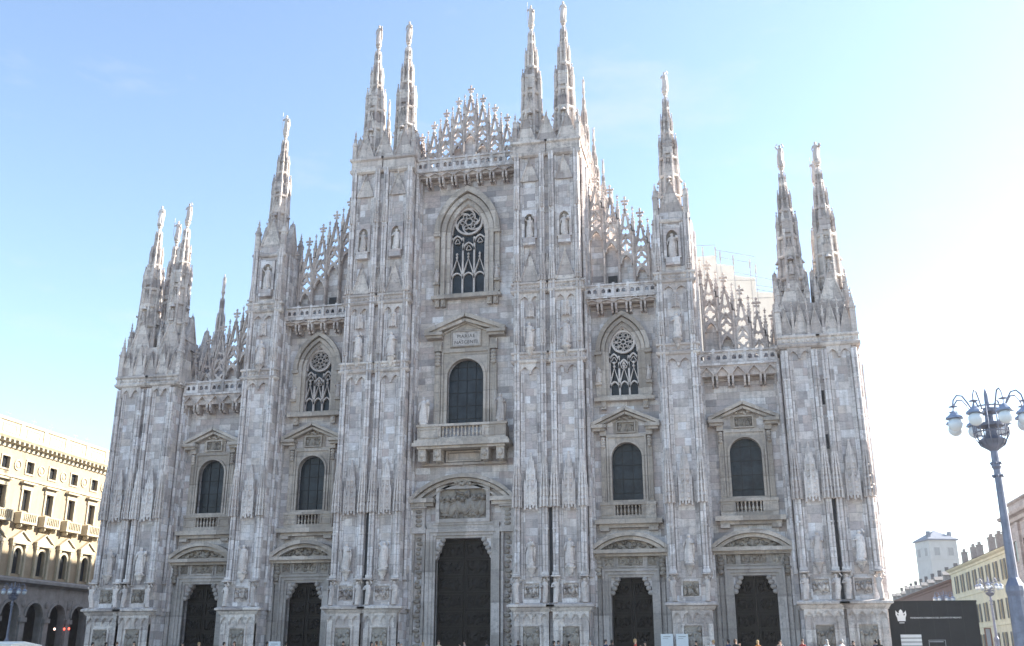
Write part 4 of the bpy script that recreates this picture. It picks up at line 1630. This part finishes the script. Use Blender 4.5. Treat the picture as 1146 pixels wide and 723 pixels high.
b.build('cornice', M_CREAMT, pal)
b = MB()
b.box(e0, e1, .6, 18, 25.5, 27.2)
b.build('roof', M_ROOF, pal)
md = MB()
md.strip(arc(0, 22.65, .55, 0, 2 * pi, 16)[:-1], .16, -.1, .05, True)
md.ball((0, 0, 22.65), (.36, .14, .36), 8, 6)
md = md.mesh('medallion', M_CREAMT)
wa, wb, wc2 = MB(), MB(), MB()
wa.strip([(.75, 10.75)] + arc(0, 12.98, .75, 0, pi, 10) + [(-.75, 10.75)], .26, -.12, .1)
for s in (-1, 1):
    x0, x1 = sorted((s * .98, s * 1.28))
    wa.box(x0, x1, -.3, .1, 10.45, 14.0)
    wa.box(x0 - .06, x1 + .06, -.36, .1, 13.7, 14.0)
wa.box(-1.45, 1.45, -.42, .1, 14.0, 14.4)
wa.prism([(-1.5, 14.4), (1.5, 14.4), (0, 15.35)], -.3, .1)
wa.strip([(-1.55, 14.45), (0, 15.45), (1.55, 14.45)], .16, -.5, .1)
for s in (-1, 1):
    wb.box(min(s * .64, s * .9), max(s * .64, s * .9), -.16, .1, 17.7, 20.1)
wb.box(-1.0, 1.0, -.2, .1, 20.1, 20.5)
wb.box(-1.25, 1.25, -.5, .1, 20.75, 20.95)
wb.box(-1.0, 1.0, -.12, .1, 20.5, 20.75)
wb.box(-1.45, 1.45, -.95, .1, 16.2, 16.45)
wb.box(-1.4, 1.4, -.92, -.78, 17.3, 17.45)
for i in range(9):
    wb.box(-1.3 + i * .325 - .06, -1.3 + i * .325 + .06, -.9, -.8, 16.45, 17.3)
for s in (-1, 1):
    wb.box(s * 1.3 - .14, s * 1.3 + .14, -.95, -.1, 16.45, 17.45)
    wb.ball((s * 1.0, -.45, 15.95), (.16, .45, .28), 6, 5)
framed(wc2, -.82, .82, 21.8, 23.5, .18, -.1, .08)
wa, wb, wc2 = wa.mesh('window', M_CREAMT), wb.mesh('window', M_CREAMT), wc2.mesh('window', M_CREAMT)
def pane(z0, z1):
    q = MB()
    q.box(-.7, .7, .32, .36, z0, z1)
    q.box(-.035, .035, .27, .315, z0, z1)
    q.box(-.7, .7, .275, .312, z0 + (z1 - z0) * .62, z0 + (z1 - z0) * .62 + .06)
    return q.mesh('pane', M_PANE)
pa, pb, pc_ = pane(10.7, 13.7), pane(17.7, 20.1), pane(21.9, 23.4)
for u in us:
    for me, p in ((wa, pa), (wb, pb), (wc2, pc_)):
        o = inst('window', me, pal, (u, 0, 0))
        inst('pane', p, o)
    inst('medallion', md, pal, (u + SP / 2, 0, 0))
b = MB()
for i in range(40):
    u = e0 + 1 + i * 1.6
    b.tube([(u, 1.5, 27), (u, 1.5, 28.1)], .03, 4)
b.tube([(e0, 1.5, 28.1), (e1, 1.5, 28.1)], .03, 4)
b.tube([(e0, 1.5, 27.7), (e1, 1.5, 27.7)], .025, 4)
for u in (17.5, 20.2, 24.8, 28.1, 33.0, 35.5):
    b.tube([(u, 2.5, 27), (u, 2.5, 29.2)], .04, 4)
    b.tube([(u - .5, 2.5, 28.9), (u + .5, 2.5, 28.9)], .025, 4)
b.build('roof_railing', M_STEEL, pal)
M_IRONX = plain('dark_rod', (.03, .03, .03), .6, .1, bump=0)
M_RED = plain('red_lamp', (.8, .05, .03), .4, 0, emit=(1, .10, .06), estr=1.3, bump=0)
M_PINK = plain('warm_lamp', (.9, .7, .6), .4, 0, emit=(1, .62, .5), estr=1.3, bump=0)
for i, (y, z, mm, lb) in enumerate(((29.2, 4.55, M_PINK, 'small pinkish lit lamp hanging under the palace arcade'), (31.0, 4.6, M_RED, 'small red lit lamp under the arcade beside a brighter one'), (31.9, 4.65, M_RED, 'brighter red lit lamp closest to the cathedral under the arcade'))):
    q = MB()
    q.lathe([(.03, .16), (.1, .1), (.12, 0), (.08, -.1), (.02, -.13)], n=8)
    hang = MB()
    hang.tube([(0, 0, .14), (0, 0, 3.2)], .02, 4)
    hang.build('hanger', M_IRONX, tag(q.build('arcade_lamp', mm, None, (-57.0, y, z + .4), smooth=True), lb, 'lamp'))

# ------------------------------------------------------------------ buildings on the right
M_YELL = plain('yellow_stucco', (.76, .69, .50), .8, .1, .5, streak=.2)
M_BRICK = plain('brown_brick', (.25, .15, .12), .85, .25, 2.0, streak=.3)
M_CHIM = plain('chimney_render', (.36, .32, .29), .85, .2, 1.5)
M_TILE = plain('grey_roof_tiles', (.17, .155, .15), .85, .25, 2.0)
M_PALE = plain('pale_render', (.50, .50, .49), .8, .08, .4)
M_ASH = marble('grey_pink_ashlar', [(.1, (.36, .31, .29)), (.5, (.46, .41, .385)), (.9, (.55, .50, .47))], 1.6, .8, .6, .3)


def row_house(name, label, y0, y1, zt, mw, rows, spacing, shutters=True, phase=0.0):
    """facade towards -x on the line x=62; local x runs towards -Y"""
    rt = thing(name, label, 'house', (62, (y0 + y1) / 2, 0), -pi / 2)
    L = (y1 - y0) / 2
    n = int((2 * L - 1.2) / spacing)
    xs = [-(n - 1) * spacing / 2 + i * spacing + phase for i in range(n)]
    wl_ = MB()
    holes = [[(x - .6, z0), (x + .6, z0), (x + .6, z1), (x - .6, z1)] for x in xs for z0, z1 in rows]
    wl_.prism([(-L, 0), (L, 0), (L, zt), (-L, zt)], 0, .5, holes)
    wl_.box(-L + .01, L - .01, .6, 14, 0, zt - .02)
    wl_.build('wall', mw, rt)
    rf = MB()
    rf.add([(-L - .2, -.8, zt), (L + .2, -.8, zt), (L + .2, 7, zt + 3.0), (-L - .2, 7, zt + 3.0), (L + .2, 14.5, zt), (-L - .2, 14.5, zt)], [(0, 1, 2, 3), (3, 2, 4, 5), (0, 3, 5), (1, 4, 2), (0, 5, 4, 1)])
    roof = rf.build('roof', M_TILE, rt)
    cn = MB()
    cn.mould(-L, L, 0, [(.02, zt - .9), (.15, zt - .85), (.2, zt - .5), (.6, zt - .25), (.7, zt - .03), (.3, zt - .02)])
    for z0, z1 in rows[:2]:
        cn.mould(-L, L, 0, [(.01, z0 - 1.0), (.1, z0 - .95), (.1, z0 - .75), (.01, z0 - .7)])
    cn.build('cornice', mw, rt)
    for z0, z1 in rows:
        fr_, pn, st_ = MB(), MB(), MB()
        framed(fr_, -.72, .72, z0 - .12, z1 + .12, .13, -.08, .1)
        pn.box(-.65, .65, .3, .34, z0, z1)
        pn.box(-.03, .03, .24, .29, z0, z1)
        for s in (-1, 1):
            x0, x1 = sorted((s * .70, s * 1.5))
            st_.box(x0, x1, -.14, -.06, z0 - .05, z1 + .05)
            for k in range(12):
                z = z0 + .1 + (z1 - z0 - .2) * k / 12
                st_.box(x0 + .06, x1 - .06, -.17, -.13, z, z + .06)
        fm, pm_, sm = fr_.mesh('window', mw), pn.mesh('pane', M_PANE), st_.mesh('shutters', M_SHUT)
        for x in xs:
            o = inst('window', fm, rt, (x, 0, 0))
            inst('pane', pm_, o)
            if shutters:
                inst('shutters', sm, o)
    return rt, roof, L


YR = [(13.4, 16.4), (7.7, 10.6), (2.9, 5.6)]
yh, yroof, L = row_house('yellow_house', 'yellow stuccoed house with rows of grey shuttered windows and small chimneys', 88.2, 135.2, 18.0, M_YELL, YR, 5.25)
for u, s in ((-14, .8), (-6, .9), (-1.0, .8), (8, 1.1), (13.5, 1.0), (18, .9)):
    q = MB()
    q.box(u - .5 * s, u + .5 * s, .6, 1.6, 18.1, 19.6 + s)
    q.box(u - .62 * s, u + .62 * s, .5, 1.7, 19.6 + s, 19.75 + s)
    for d in (-.4, .4):
        q.box(u + d * s - .14, u + d * s + .14, .9, 1.3, 19.75 + s, 20.3 + s)
    q.build('chimney', M_CHIM, yroof)
bh, broof, L = row_house('brick_house', 'long brown brick house with a grey tiled roof behind the black hoarding', 135.6, 246, 16.2, M_BRICK, [(11.2, 13.4), (6.5, 8.7)], 6.2, False)
for u in (-44, -36, -27, -19, -11, -3, 6, 15, 24, 34, 45):
    q = MB()
    hd = 18.3 + .7 * ((u * 7) % 3) / 2
    q.box(u - .8, u + .8, 2.6, 5.0, 16.8, hd)
    q.prism([(u - 1.1, hd), (u + 1.1, hd), (u, hd + .8)], 2.4, 5.2)
    q.build('dormer', M_CHIM, broof)
    q = MB()
    q.box(u + 2.2, u + 2.9, 4.5, 5.2, 17.6, 20.9)
    q.build('chimney', M_TILE, broof)
gb = thing('ashlar_building', 'tall grey pink stone building corner behind the big lamp post', 'building', (62, 70, 0), -pi / 2)
b = MB()
b.box(-17.8, 30, 0, 22, 0, 21.6)
b.box(-17.4, 29.6, .4, 22, 22.2, 23.6)
for i in range(9):
    x = -16.9 + i * 5.4
    b.box(x - .8, x + .8, -.35, .2, 1.2, 20.6)
    b.box(x - .95, x + .95, -.5, .2, 0, 1.2)
b.build('wall', M_ASH, gb)
b = MB()
b.mould(-17.8, 30, 0, [(.05, 20.6), (.4, 20.8), (.45, 21.3), (1.0, 21.6), (1.1, 22.0), (.4, 22.2)])
b.mould(-17.4, 29.6, .4, [(.05, 23.6), (.4, 23.8), (.4, 24.0)])
b.build('cornice', M_ASH, gb)
fr_, pn = MB(), MB()
framed(fr_, -1.1, 1.1, 0, 3.4, .25, -.12, .15)
pn.box(-.9, .9, -.02, .03, .2, 3.2)
fm, pm_ = fr_.mesh('window', M_ASH), pn.mesh('pane', M_PANE)
for i in range(8):
    for z in (3, 9, 15):
        o = inst('window', fm, gb, (-14.2 + i * 5.4, 0, z))
        inst('pane', pm_, o)
for y_ in (4.5, 10.5, 16.5):
    for z in (3, 9, 15):
        o = inst('window', fm, gb, (30.0, y_, z), pi / 2)
        inst('pane', pm_, o)
tw = thing('tower_house', 'pale square tower house with a low hipped roof beyond the brick house', 'tower', (82.8, 262, 0), radians(18))
b = MB()
b.box(-4.5, 4.5, -4.5, 4.5, 0, 36.4)
b.box(-4.65, 4.65, -4.65, 4.65, 30.6, 30.9)
b.build('wall', M_PALE, tw)
b = MB()
b.frustum(0, 0, 36.4, 36.8, 7.0, 7.1, 4)
b.frustum(0, 0, 36.8, 39.8, 7.1, .3, 4)
b.tube([(0, 0, 39.8), (0, 0, 42)], .1, 5)
for x, y in ((-3.9, -3.5), (3.4, -2.6)):
    b.box(x - .5, x + .5, y - .5, y + .5, 36.8, 39.2)
b.build('roof', plain('slate_roof', (.20, .22, .27), .8, .15, 1.0), tw)
fr_ = MB(); framed(fr_, -1.1, 1.1, 31.6, 34.4, .2, -4.6, -4.4)
pn = MB(); pn.box(-.9, .9, -4.54, -4.4, 31.8, 34.2)
fm, pm_ = fr_.mesh('window', M_PALE), pn.mesh('pane', plain('glare_pale_shutter', (.33, .33, .33), .7, .1))  # shutter grey lightened, the washed-out glare of distance is in the colour
for x in (-2.2, 2.2):
    o = inst('window', fm, tw, (x, 0, 0)); inst('pane', pm_, o)
    o = inst('window', fm, tw, (0, -x, 0), -pi / 2); inst('pane', pm_, o)

# ------------------------------------------------------------------ black hoarding with its writing
M_BLK = plain('black_hoarding', (.012, .012, .014), .55, .3, 1.0, bump=.05)
M_SEAM = plain('panel_seam', (.03, .03, .032), .6, .1, bump=0)
M_WHT = plain('white_print', (.75, .75, .74), .6, .05, bump=0)
M_GRY = plain('grey_print', (.30, .30, .31), .6, .1, bump=0)
ho = thing('site_hoarding', 'tall black hoarding box with a white crest and one line of white lettering', 'hoarding', (35, .5, 0))
b = MB(); b.box(-3.05, 3.0, 0, 4, 0, 5.63); b.box(-3.08, 3.03, -.03, 4.03, 5.55, 5.66); b.build('panel', M_BLK, ho)
for i in range(5):
    q = MB(); q.box(-3.05 + 1.01 * (i + 1) - .012, -3.05 + 1.01 * (i + 1) + .012, -.006, 0, .02, 5.54); q.build('seam', M_SEAM, ho)
inst('lettering', text_mesh('VENERANDA FABBRICA DEL DUOMO DI MILANO', .155, .006, M_WHT, 1.02, 'LEFT'), ho, (-1.62, -.012, 4.42))
b = MB()
b.prism([(-.30, .0), (.30, .0), (.33, .28), (.42, .5), (.40, .85), (.27, .68), (.16, .62), (.13, .82), (0, .95), (-.13, .82), (-.16, .62), (-.27, .68), (-.40, .85), (-.42, .5), (-.33, .28)], -.02, .0,
        [[(-.3, .5), (-.2, .42), (-.2, .55), (-.28, .62)], [(.3, .5), (.28, .62), (.2, .55), (.2, .42)]])
b.box(-.2, .2, -.02, 0, -.16, -.11)
cr_ = b.build('crest', M_WHT, ho, (-2.22, -.002, 4.25))
cr_.scale = (.88, 1, .88)
b = MB()
for i in range(6):
    b.box(-2.42, -1.0, -.025, -.002, 3.32 - .27 * i - .22, 3.32 - .27 * i)
b.build('price_board', M_WHT, ho)
b = MB(); framed(b, -.55, .6, 2.4, 2.95, .04, -.02, -.002); b.box(-.5, .45, -.018, -.002, 2.79, 2.86); b.build('notice', M_GRY, ho)
M_BROWN = plain('brown_board', (.19, .10, .07), .6, .2)
nb = thing('display_case', 'narrow brown framed display case at the right end of the black hoarding', 'display case', (38.45, .3, 0))
b = MB(); framed(b, -.22, .22, 1.2, 3.75, .07, -.08, .08); b.box(-.2, -.14, -.05, .05, 0, 1.2); b.box(.14, .2, -.05, .05, 0, 1.2); b.build('frame', M_BROWN, nb)
b = MB(); b.box(-.16, .16, -.02, .04, 1.26, 3.68); b.build('panel', M_GRY, nb)

# ------------------------------------------------------------------ standing white boards
M_BOARD = plain('white_board', (.66, .70, .72), .45, .04, bump=0)
def board(x, w, zt, y, label):
    t = thing('notice_board', label, 'notice board', (x, y, PZ))
    q = MB(); q.box(-w / 2, w / 2, -.03, .03, .35, zt - PZ); q.build('panel', M_BOARD, t)
    q = MB()
    for s in (-1, 1):
        q.box(s * w * .4 - .03, s * w * .4 + .03, .035, .09, 0, zt - PZ - .1)
        q.box(s * w * .4 - .05, s * w * .4 + .05, -.25, .3, 0, .05)
    q.build('stand', M_STEEL, t)
    q = MB(); q.box(-w * .3, w * .3, -.04, -.032, zt - PZ - .22, zt - PZ - .17); q.box(-w * .35, w * .1, -.04, -.032, zt - PZ - .34, zt - PZ - .31); q.build('print', M_GRY, t)
board(16.08, .87, 3.37, -3, 'left one of two white boards standing before the right half of the front')
board(17.17, .86, 3.37, -3, 'right one of two white boards standing before the right half of the front')
board(-14.35, .97, 2.95, -3, 'single white board standing before the left half of the front')

# ------------------------------------------------------------------ street lamps
M_IRON = plain('glare_blue_iron', (.19, .205, .265), .45, .25, 3, metal=.3)  # pale blue of veiling glare is put into the iron colour
M_GLOBE = plain('opal_globe', (.70, .76, .80), .25, .02, bump=0, spec=.5)
pm = MB()
pm.lathe([(.5, 0), (.5, .25), (.38, .4), (.34, 1.2), (.27, 1.5), (.25, 3.5), (.28, 3.65), (.27, 3.8), (.15, 4.05), (.125, 5.5), (.105, 7.4), (.15, 7.5), (.12, 7.7), (.11, 8.15)], n=12)
for k in range(6):
    a = k * pi / 3
    for z in (7.2, 7.6):
        pm.ball((.15 * cos(a), .15 * sin(a), z), .05, 5, 4)
LP_POLE = pm.mesh('pole', M_IRON)
bk = MB()
bk.lathe([(.12, 8.0), (.3, 8.15), (.42, 8.35), (.2, 8.5), (.16, 8.75), (.42, 8.8), (.42, 8.9), (.14, 8.95), (.12, 9.2), (.38, 9.25), (.38, 9.36), (.08, 9.4), (.06, 9.9), (.02, 10.05)], n=12)
for k in range(12):
    a = k * pi / 6
    pts = [(.14, 8.05), (.36, 8.2), (.51, 8.5), (.53, 9.0), (.5, 9.45)]
    bk.tube([(r_ * cos(a), r_ * sin(a), z) for r_, z in pts], .022, 4)
for z, r_ in ((8.6, .52), (9.42, .505)):
    bk.tube([(r_ * cos(k * pi / 12), r_ * sin(k * pi / 12), z) for k in range(25)], .025, 4)
LP_BASK = bk.mesh('basket', M_IRON)
am, cp, gl_ = MB(), MB(), MB()
am.tube([(.49, 0, 9.3), (.64, 0, 9.6), (.78, 0, 9.82), (.95, 0, 9.84), (1.08, 0, 9.68), (1.12, 0, 9.5)], .026, 5)
am.frustum(1.12, 0, 9.46, 9.5, .15, .05, 8)
am.tube([(1.12, 0, 9.5), (1.12, 0, 9.28)], .02, 4)
cp.frustum(1.12, 0, 9.12, 9.3, .24, .05, 10)
cp.frustum(1.12, 0, 9.06, 9.13, .28, .25, 10)
gl_.ball((1.12, 0, 8.88), .225, 16, 10)
LP_ARM, LP_CAP, LP_GLOBE = am.mesh('arm', M_IRON), cp.mesh('cap', plain('painted_cap', (.26, .31, .42), .4, .15, bump=0)), gl_.mesh('globe', M_GLOBE, True)


def lamp(loc, sc, label, rot):
    t = thing('street_lamp', label, 'street lamp', loc, rot)
    t.scale = (sc, sc, sc)
    inst('pole', LP_POLE, t)
    inst('basket', LP_BASK, t)
    for k in range(8):
        a = inst('arm', LP_ARM, t, (0, 0, 0), k * pi / 4)
        inst('cap', LP_CAP, a)
        inst('globe', LP_GLOBE, a)


lamp((29.5, -46, 0), .985, 'tall blue grey iron lamp with a ring of white globes, largest and nearest', .2)
lamp((44.4, 25, 0), .9, 'iron globe lamp standing in front of the yellow house', .5)
lamp((44.1, 46, 0), .9, 'iron globe lamp just peeping over the black hoarding', .1)
lamp((-46, 7, 0), .86, 'iron globe lamp in front of the palace arcade', .3)

# ------------------------------------------------------------------ white canopy at the lower left
M_CANV = plain('white_canvas', (.72, .72, .66), .7, .05, .6)
t = thing('market_canopy', 'white canvas canopy on thin posts in front of the palace arcade', 'canopy', (-27.2, -20, 0))
b = MB()
b.add([(-3.6, -1.5, 2.52), (3.6, -1.5, 2.52), (3.6, 1.5, 2.52), (-3.6, 1.5, 2.52), (-3.4, 0, 2.74), (3.4, 0, 2.72), (-3.6, -1.5, 2.3), (3.6, -1.5, 2.3), (3.6, 1.5, 2.3), (-3.6, 1.5, 2.3)],
      [(0, 1, 5, 4), (2, 3, 4, 5), (3, 0, 4), (1, 2, 5), (6, 7, 1, 0), (7, 8, 2, 1), (8, 9, 3, 2), (9, 6, 0, 3)])
b.build('canvas', M_CANV, t)
for x in (-3.4, 0, 3.4):
    for y in (-1.4, 1.4):
        q = MB(); q.tube([(x, y, 0), (x, y, 2.45)], .035, 6); q.build('post', M_STEEL, t)

# ------------------------------------------------------------------ visitors on the parvis
M_SKIN = plain('skin', (.48, .30, .22), .55, .1, bump=0)
CLOTH = {k: plain(k + '_cloth', c, .8, .15, 6) for k, c in dict(black=(.02, .02, .022), navy=(.03, .045, .10), white=(.70, .69, .67), red=(.36, .05, .04), grey=(.22, .22, .23), green=(.08, .13, .07), orange=(.55, .22, .05), denim=(.08, .12, .22), beige=(.46, .38, .27)).items()}
HAIR = {k: plain(k + '_hair', c, .6, .2, 12) for k, c in dict(dark=(.018, .013, .011), brown=(.09, .05, .03), fair=(.38, .26, .12), grey=(.35, .34, .33)).items()}


def person_mesh(pose):
    J = {'pel': (0, 0, .95, .125), 'wa': (0, 0, 1.1, .115), 'ch': (0, 0, 1.32, .135), 'nk': (0, 0, 1.47, .055), 'hd0': (0, -.01, 1.56, .072), 'hd1': (0, -.015, 1.66, .082), 'hd2': (0, -.01, 1.74, .05)}
    E_ = [('pel', 'wa'), ('wa', 'ch'), ('ch', 'nk'), ('nk', 'hd0'), ('hd0', 'hd1'), ('hd1', 'hd2')]
    for s, n in ((-1, 'l'), (1, 'r')):
        st = .12 * s if pose == 1 else 0
        J.update({n + 'hip': (s * .09, 0, .9, .09), n + 'kn': (s * .1, -.02 + st * .6, .5, .062), n + 'an': (s * .1, .02 + st * 1.5, .09, .045), n + 'to': (s * .11, -.14 + st * 1.5, .04, .04)})
        el = (s * .25, -.02, 1.12) if pose != 2 else (s * .26, -.12, 1.2)
        ha = (s * .25, -.1, .86) if pose != 2 else (s * .1, -.3, 1.4)
        J.update({n + 'sh': (s * .19, 0, 1.4, .062), n + 'el': (*el, .045), n + 'wr': (*ha, .03)})
        E_ += [('pel', n + 'hip'), (n + 'hip', n + 'kn'), (n + 'kn', n + 'an'), (n + 'an', n + 'to'), ('ch', n + 'sh'), (n + 'sh', n + 'el'), (n + 'el', n + 'wr')]
        d = Vector(ha) - Vector(el)
        d.normalize()
        for f, (dx, l) in enumerate(((-.03, .085), (-.01, .1), (.01, .095), (.03, .075), (.045, .055))):
            kx = n + 'f%d' % f
            p = Vector(ha) + d * (.06 + l) + Vector((dx * 1.2, -.02, 0))
            J[kx] = (p.x, p.y, p.z, .010)
            E_.append((n + 'wr', kx))
    keys = list(J)
    me = bpy.data.meshes.new('person')
    me.from_pydata([J[k][:3] for k in keys], [(keys.index(a), keys.index(b_)) for a, b_ in E_], [])
    o = bpy.data.objects.new('person', me)
    COL.objects.link(o)
    o.modifiers.new('skin', 'SKIN')
    for i, k in enumerate(keys):
        me.skin_vertices[0].data[i].radius = (J[k][3], J[k][3])
    me.skin_vertices[0].data[0].use_root = True
    sb = o.modifiers.new('sub', 'SUBSURF')
    sb.levels = sb.render_levels = 1
    dg = bpy.context.evaluated_depsgraph_get()
    out = bpy.data.meshes.new_from_object(o.evaluated_get(dg))
    bpy.data.objects.remove(o)
    out.materials.clear()
    for _ in range(4):
        out.materials.append(M_SKIN)
    for p in out.polygons:
        z, x = p.center.z, abs(p.center.x)
        hand = (z < .9 and x > .19) if pose != 2 else (p.center.y < -.27)
        p.material_index = 0 if (z > 1.47 or hand) else 3 if z < .1 else 2 if z < .98 and x < .2 else 1
        p.use_smooth = True
    return out


PM = [person_mesh(i) for i in range(3)]
hm = MB(); hm.ball((0, .02, 1.69), (.098, .112, .10), 10, 7); hm.ball((0, .06, 1.62), (.085, .07, .1), 8, 6); HM = hm.mesh('hair', HAIR['dark'], True)
hl = MB(); hl.ball((0, .025, 1.69), (.10, .112, .102), 10, 7); hl.ball((0, .07, 1.53), (.1, .06, .17), 8, 6); HL = hl.mesh('hair', HAIR['dark'], True)
fc = MB()
fc.ball((0, -.098, 1.635), (.013, .02, .022), 6, 4)
for s in (-1, 1):
    fc.ball((s * .083, -.005, 1.64), (.012, .022, .03), 6, 4)
FC = fc.mesh('face', M_SKIN, True)
ey = MB()
for s in (-1, 1):
    ey.ball((s * .031, -.088, 1.655), (.012, .008, .007), 6, 4)
ey.ball((0, -.086, 1.59), (.024, .008, .006), 6, 4)
EY = ey.mesh('eyes_and_mouth', CLOTH['black'], True)
CROWD = [(104, 'black', 'dark'), (119, 'navy', 'dark'), (131, 'grey', 'brown'), (150, 'beige', 'dark'), (205, 'black', 'dark'), (223, 'red', 'fair'), (251, 'black', 'dark'), (262, 'navy', 'brown'), (299, 'black', 'dark'),
         (320, 'green', 'dark'), (384, 'black', 'dark'), (416, 'navy', 'dark'), (421, 'orange', 'brown'), (426, 'beige', 'fair'), (446, 'black', 'dark'), (449, 'white', 'grey'), (473, 'orange', 'fair'), (491, 'beige', 'brown'),
         (520, 'grey', 'dark'), (545, 'navy', 'dark'), (580, 'black', 'brown'), (620, 'black', 'dark'), (625, 'grey', 'dark'), (637, 'black', 'dark'), (660, 'beige', 'grey'), (678, 'navy', 'dark'), (685, 'black', 'dark'),
         (711, 'red', 'fair'), (722, 'black', 'dark'), (779, 'black', 'dark'), (793, 'white', 'grey'), (798, 'white', 'fair'), (815, 'navy', 'dark'), (823, 'black', 'brown'), (848, 'orange', 'fair'), (873, 'grey', 'dark'),
         (898, 'red', 'brown'), (925, 'white', 'grey'), (942, 'white', 'grey'), (955, 'black', 'dark'), (980, 'navy', 'dark'), (984, 'black', 'dark')]
SPOT = [(92, 178, 'the left corner pier'), (178, 244, 'the outermost left portal'), (244, 300, 'the slim left pier'), (300, 362, 'the inner left portal'), (362, 455, 'the left pier beside the central portal'),
        (455, 572, 'the central portal'), (572, 660, 'the right pier beside the central portal'), (660, 745, 'the inner right portal'), (745, 802, 'the slim right pier'), (802, 890, 'the outermost right portal'), (890, 1100, 'the right corner pier')]
r = random.Random(5)
for i, (px, clo, hair) in enumerate(CROWD):
    y = r.uniform(-11.0, -4.0)
    d = fwd + rgt * ((px - 573) / 1130.9)
    d = d - upv * ((720 - 361.5) / 1130.9)
    k = (y - CAM.y) / d.y
    x = CAM.x + d.x * k
    spot = [s for a, b_, s in SPOT if a <= px < b_][0]
    o = inst('person', PM[r.randrange(3)], None, (x, y, PZ), r.uniform(0, 6.28), 1.0)
    s_ = r.uniform(.955, 1.03)
    o.scale = (s_, s_, s_)
    tag(o, 'visitor in %s clothes with %s hair standing before %s' % (clo, hair, spot), 'person', 'visitors on the parvis')
    for q in range(4):
        o.material_slots[q].link = 'OBJECT'
        o.material_slots[q].material = (M_SKIN, CLOTH[clo], CLOTH[r.choice(('denim', 'black', 'grey', 'navy', 'beige'))], CLOTH['black'])[q]
    h = inst('hair', HL if r.random() < .4 else HM, o)
    h.material_slots[0].link = 'OBJECT'
    h.material_slots[0].material = HAIR[hair]
    inst('face', FC, o)
    inst('eyes_and_mouth', EY, o)

# ------------------------------------------------------------------ the air over the square
hz = bpy.data.materials.new('haze')
hz.use_nodes = True
hN, hL = hz.node_tree.nodes, hz.node_tree.links
hN.remove(hN['Principled BSDF'])
pv = hN.new('ShaderNodeVolumePrincipled')
pv.inputs['Color'].default_value = (.93, .95, 1.0, 1)
pv.inputs['Density'].default_value = .0002
pv.inputs['Anisotropy'].default_value = .6
hL.new(pv.outputs[0], hN['Material Output'].inputs['Volume'])
g = MB()
g.box(-440, 440, -340, 580, -2.0, 66)
tag(g.build('haze', hz), kind='stuff')
scene.cycles.volume_bounces = 0
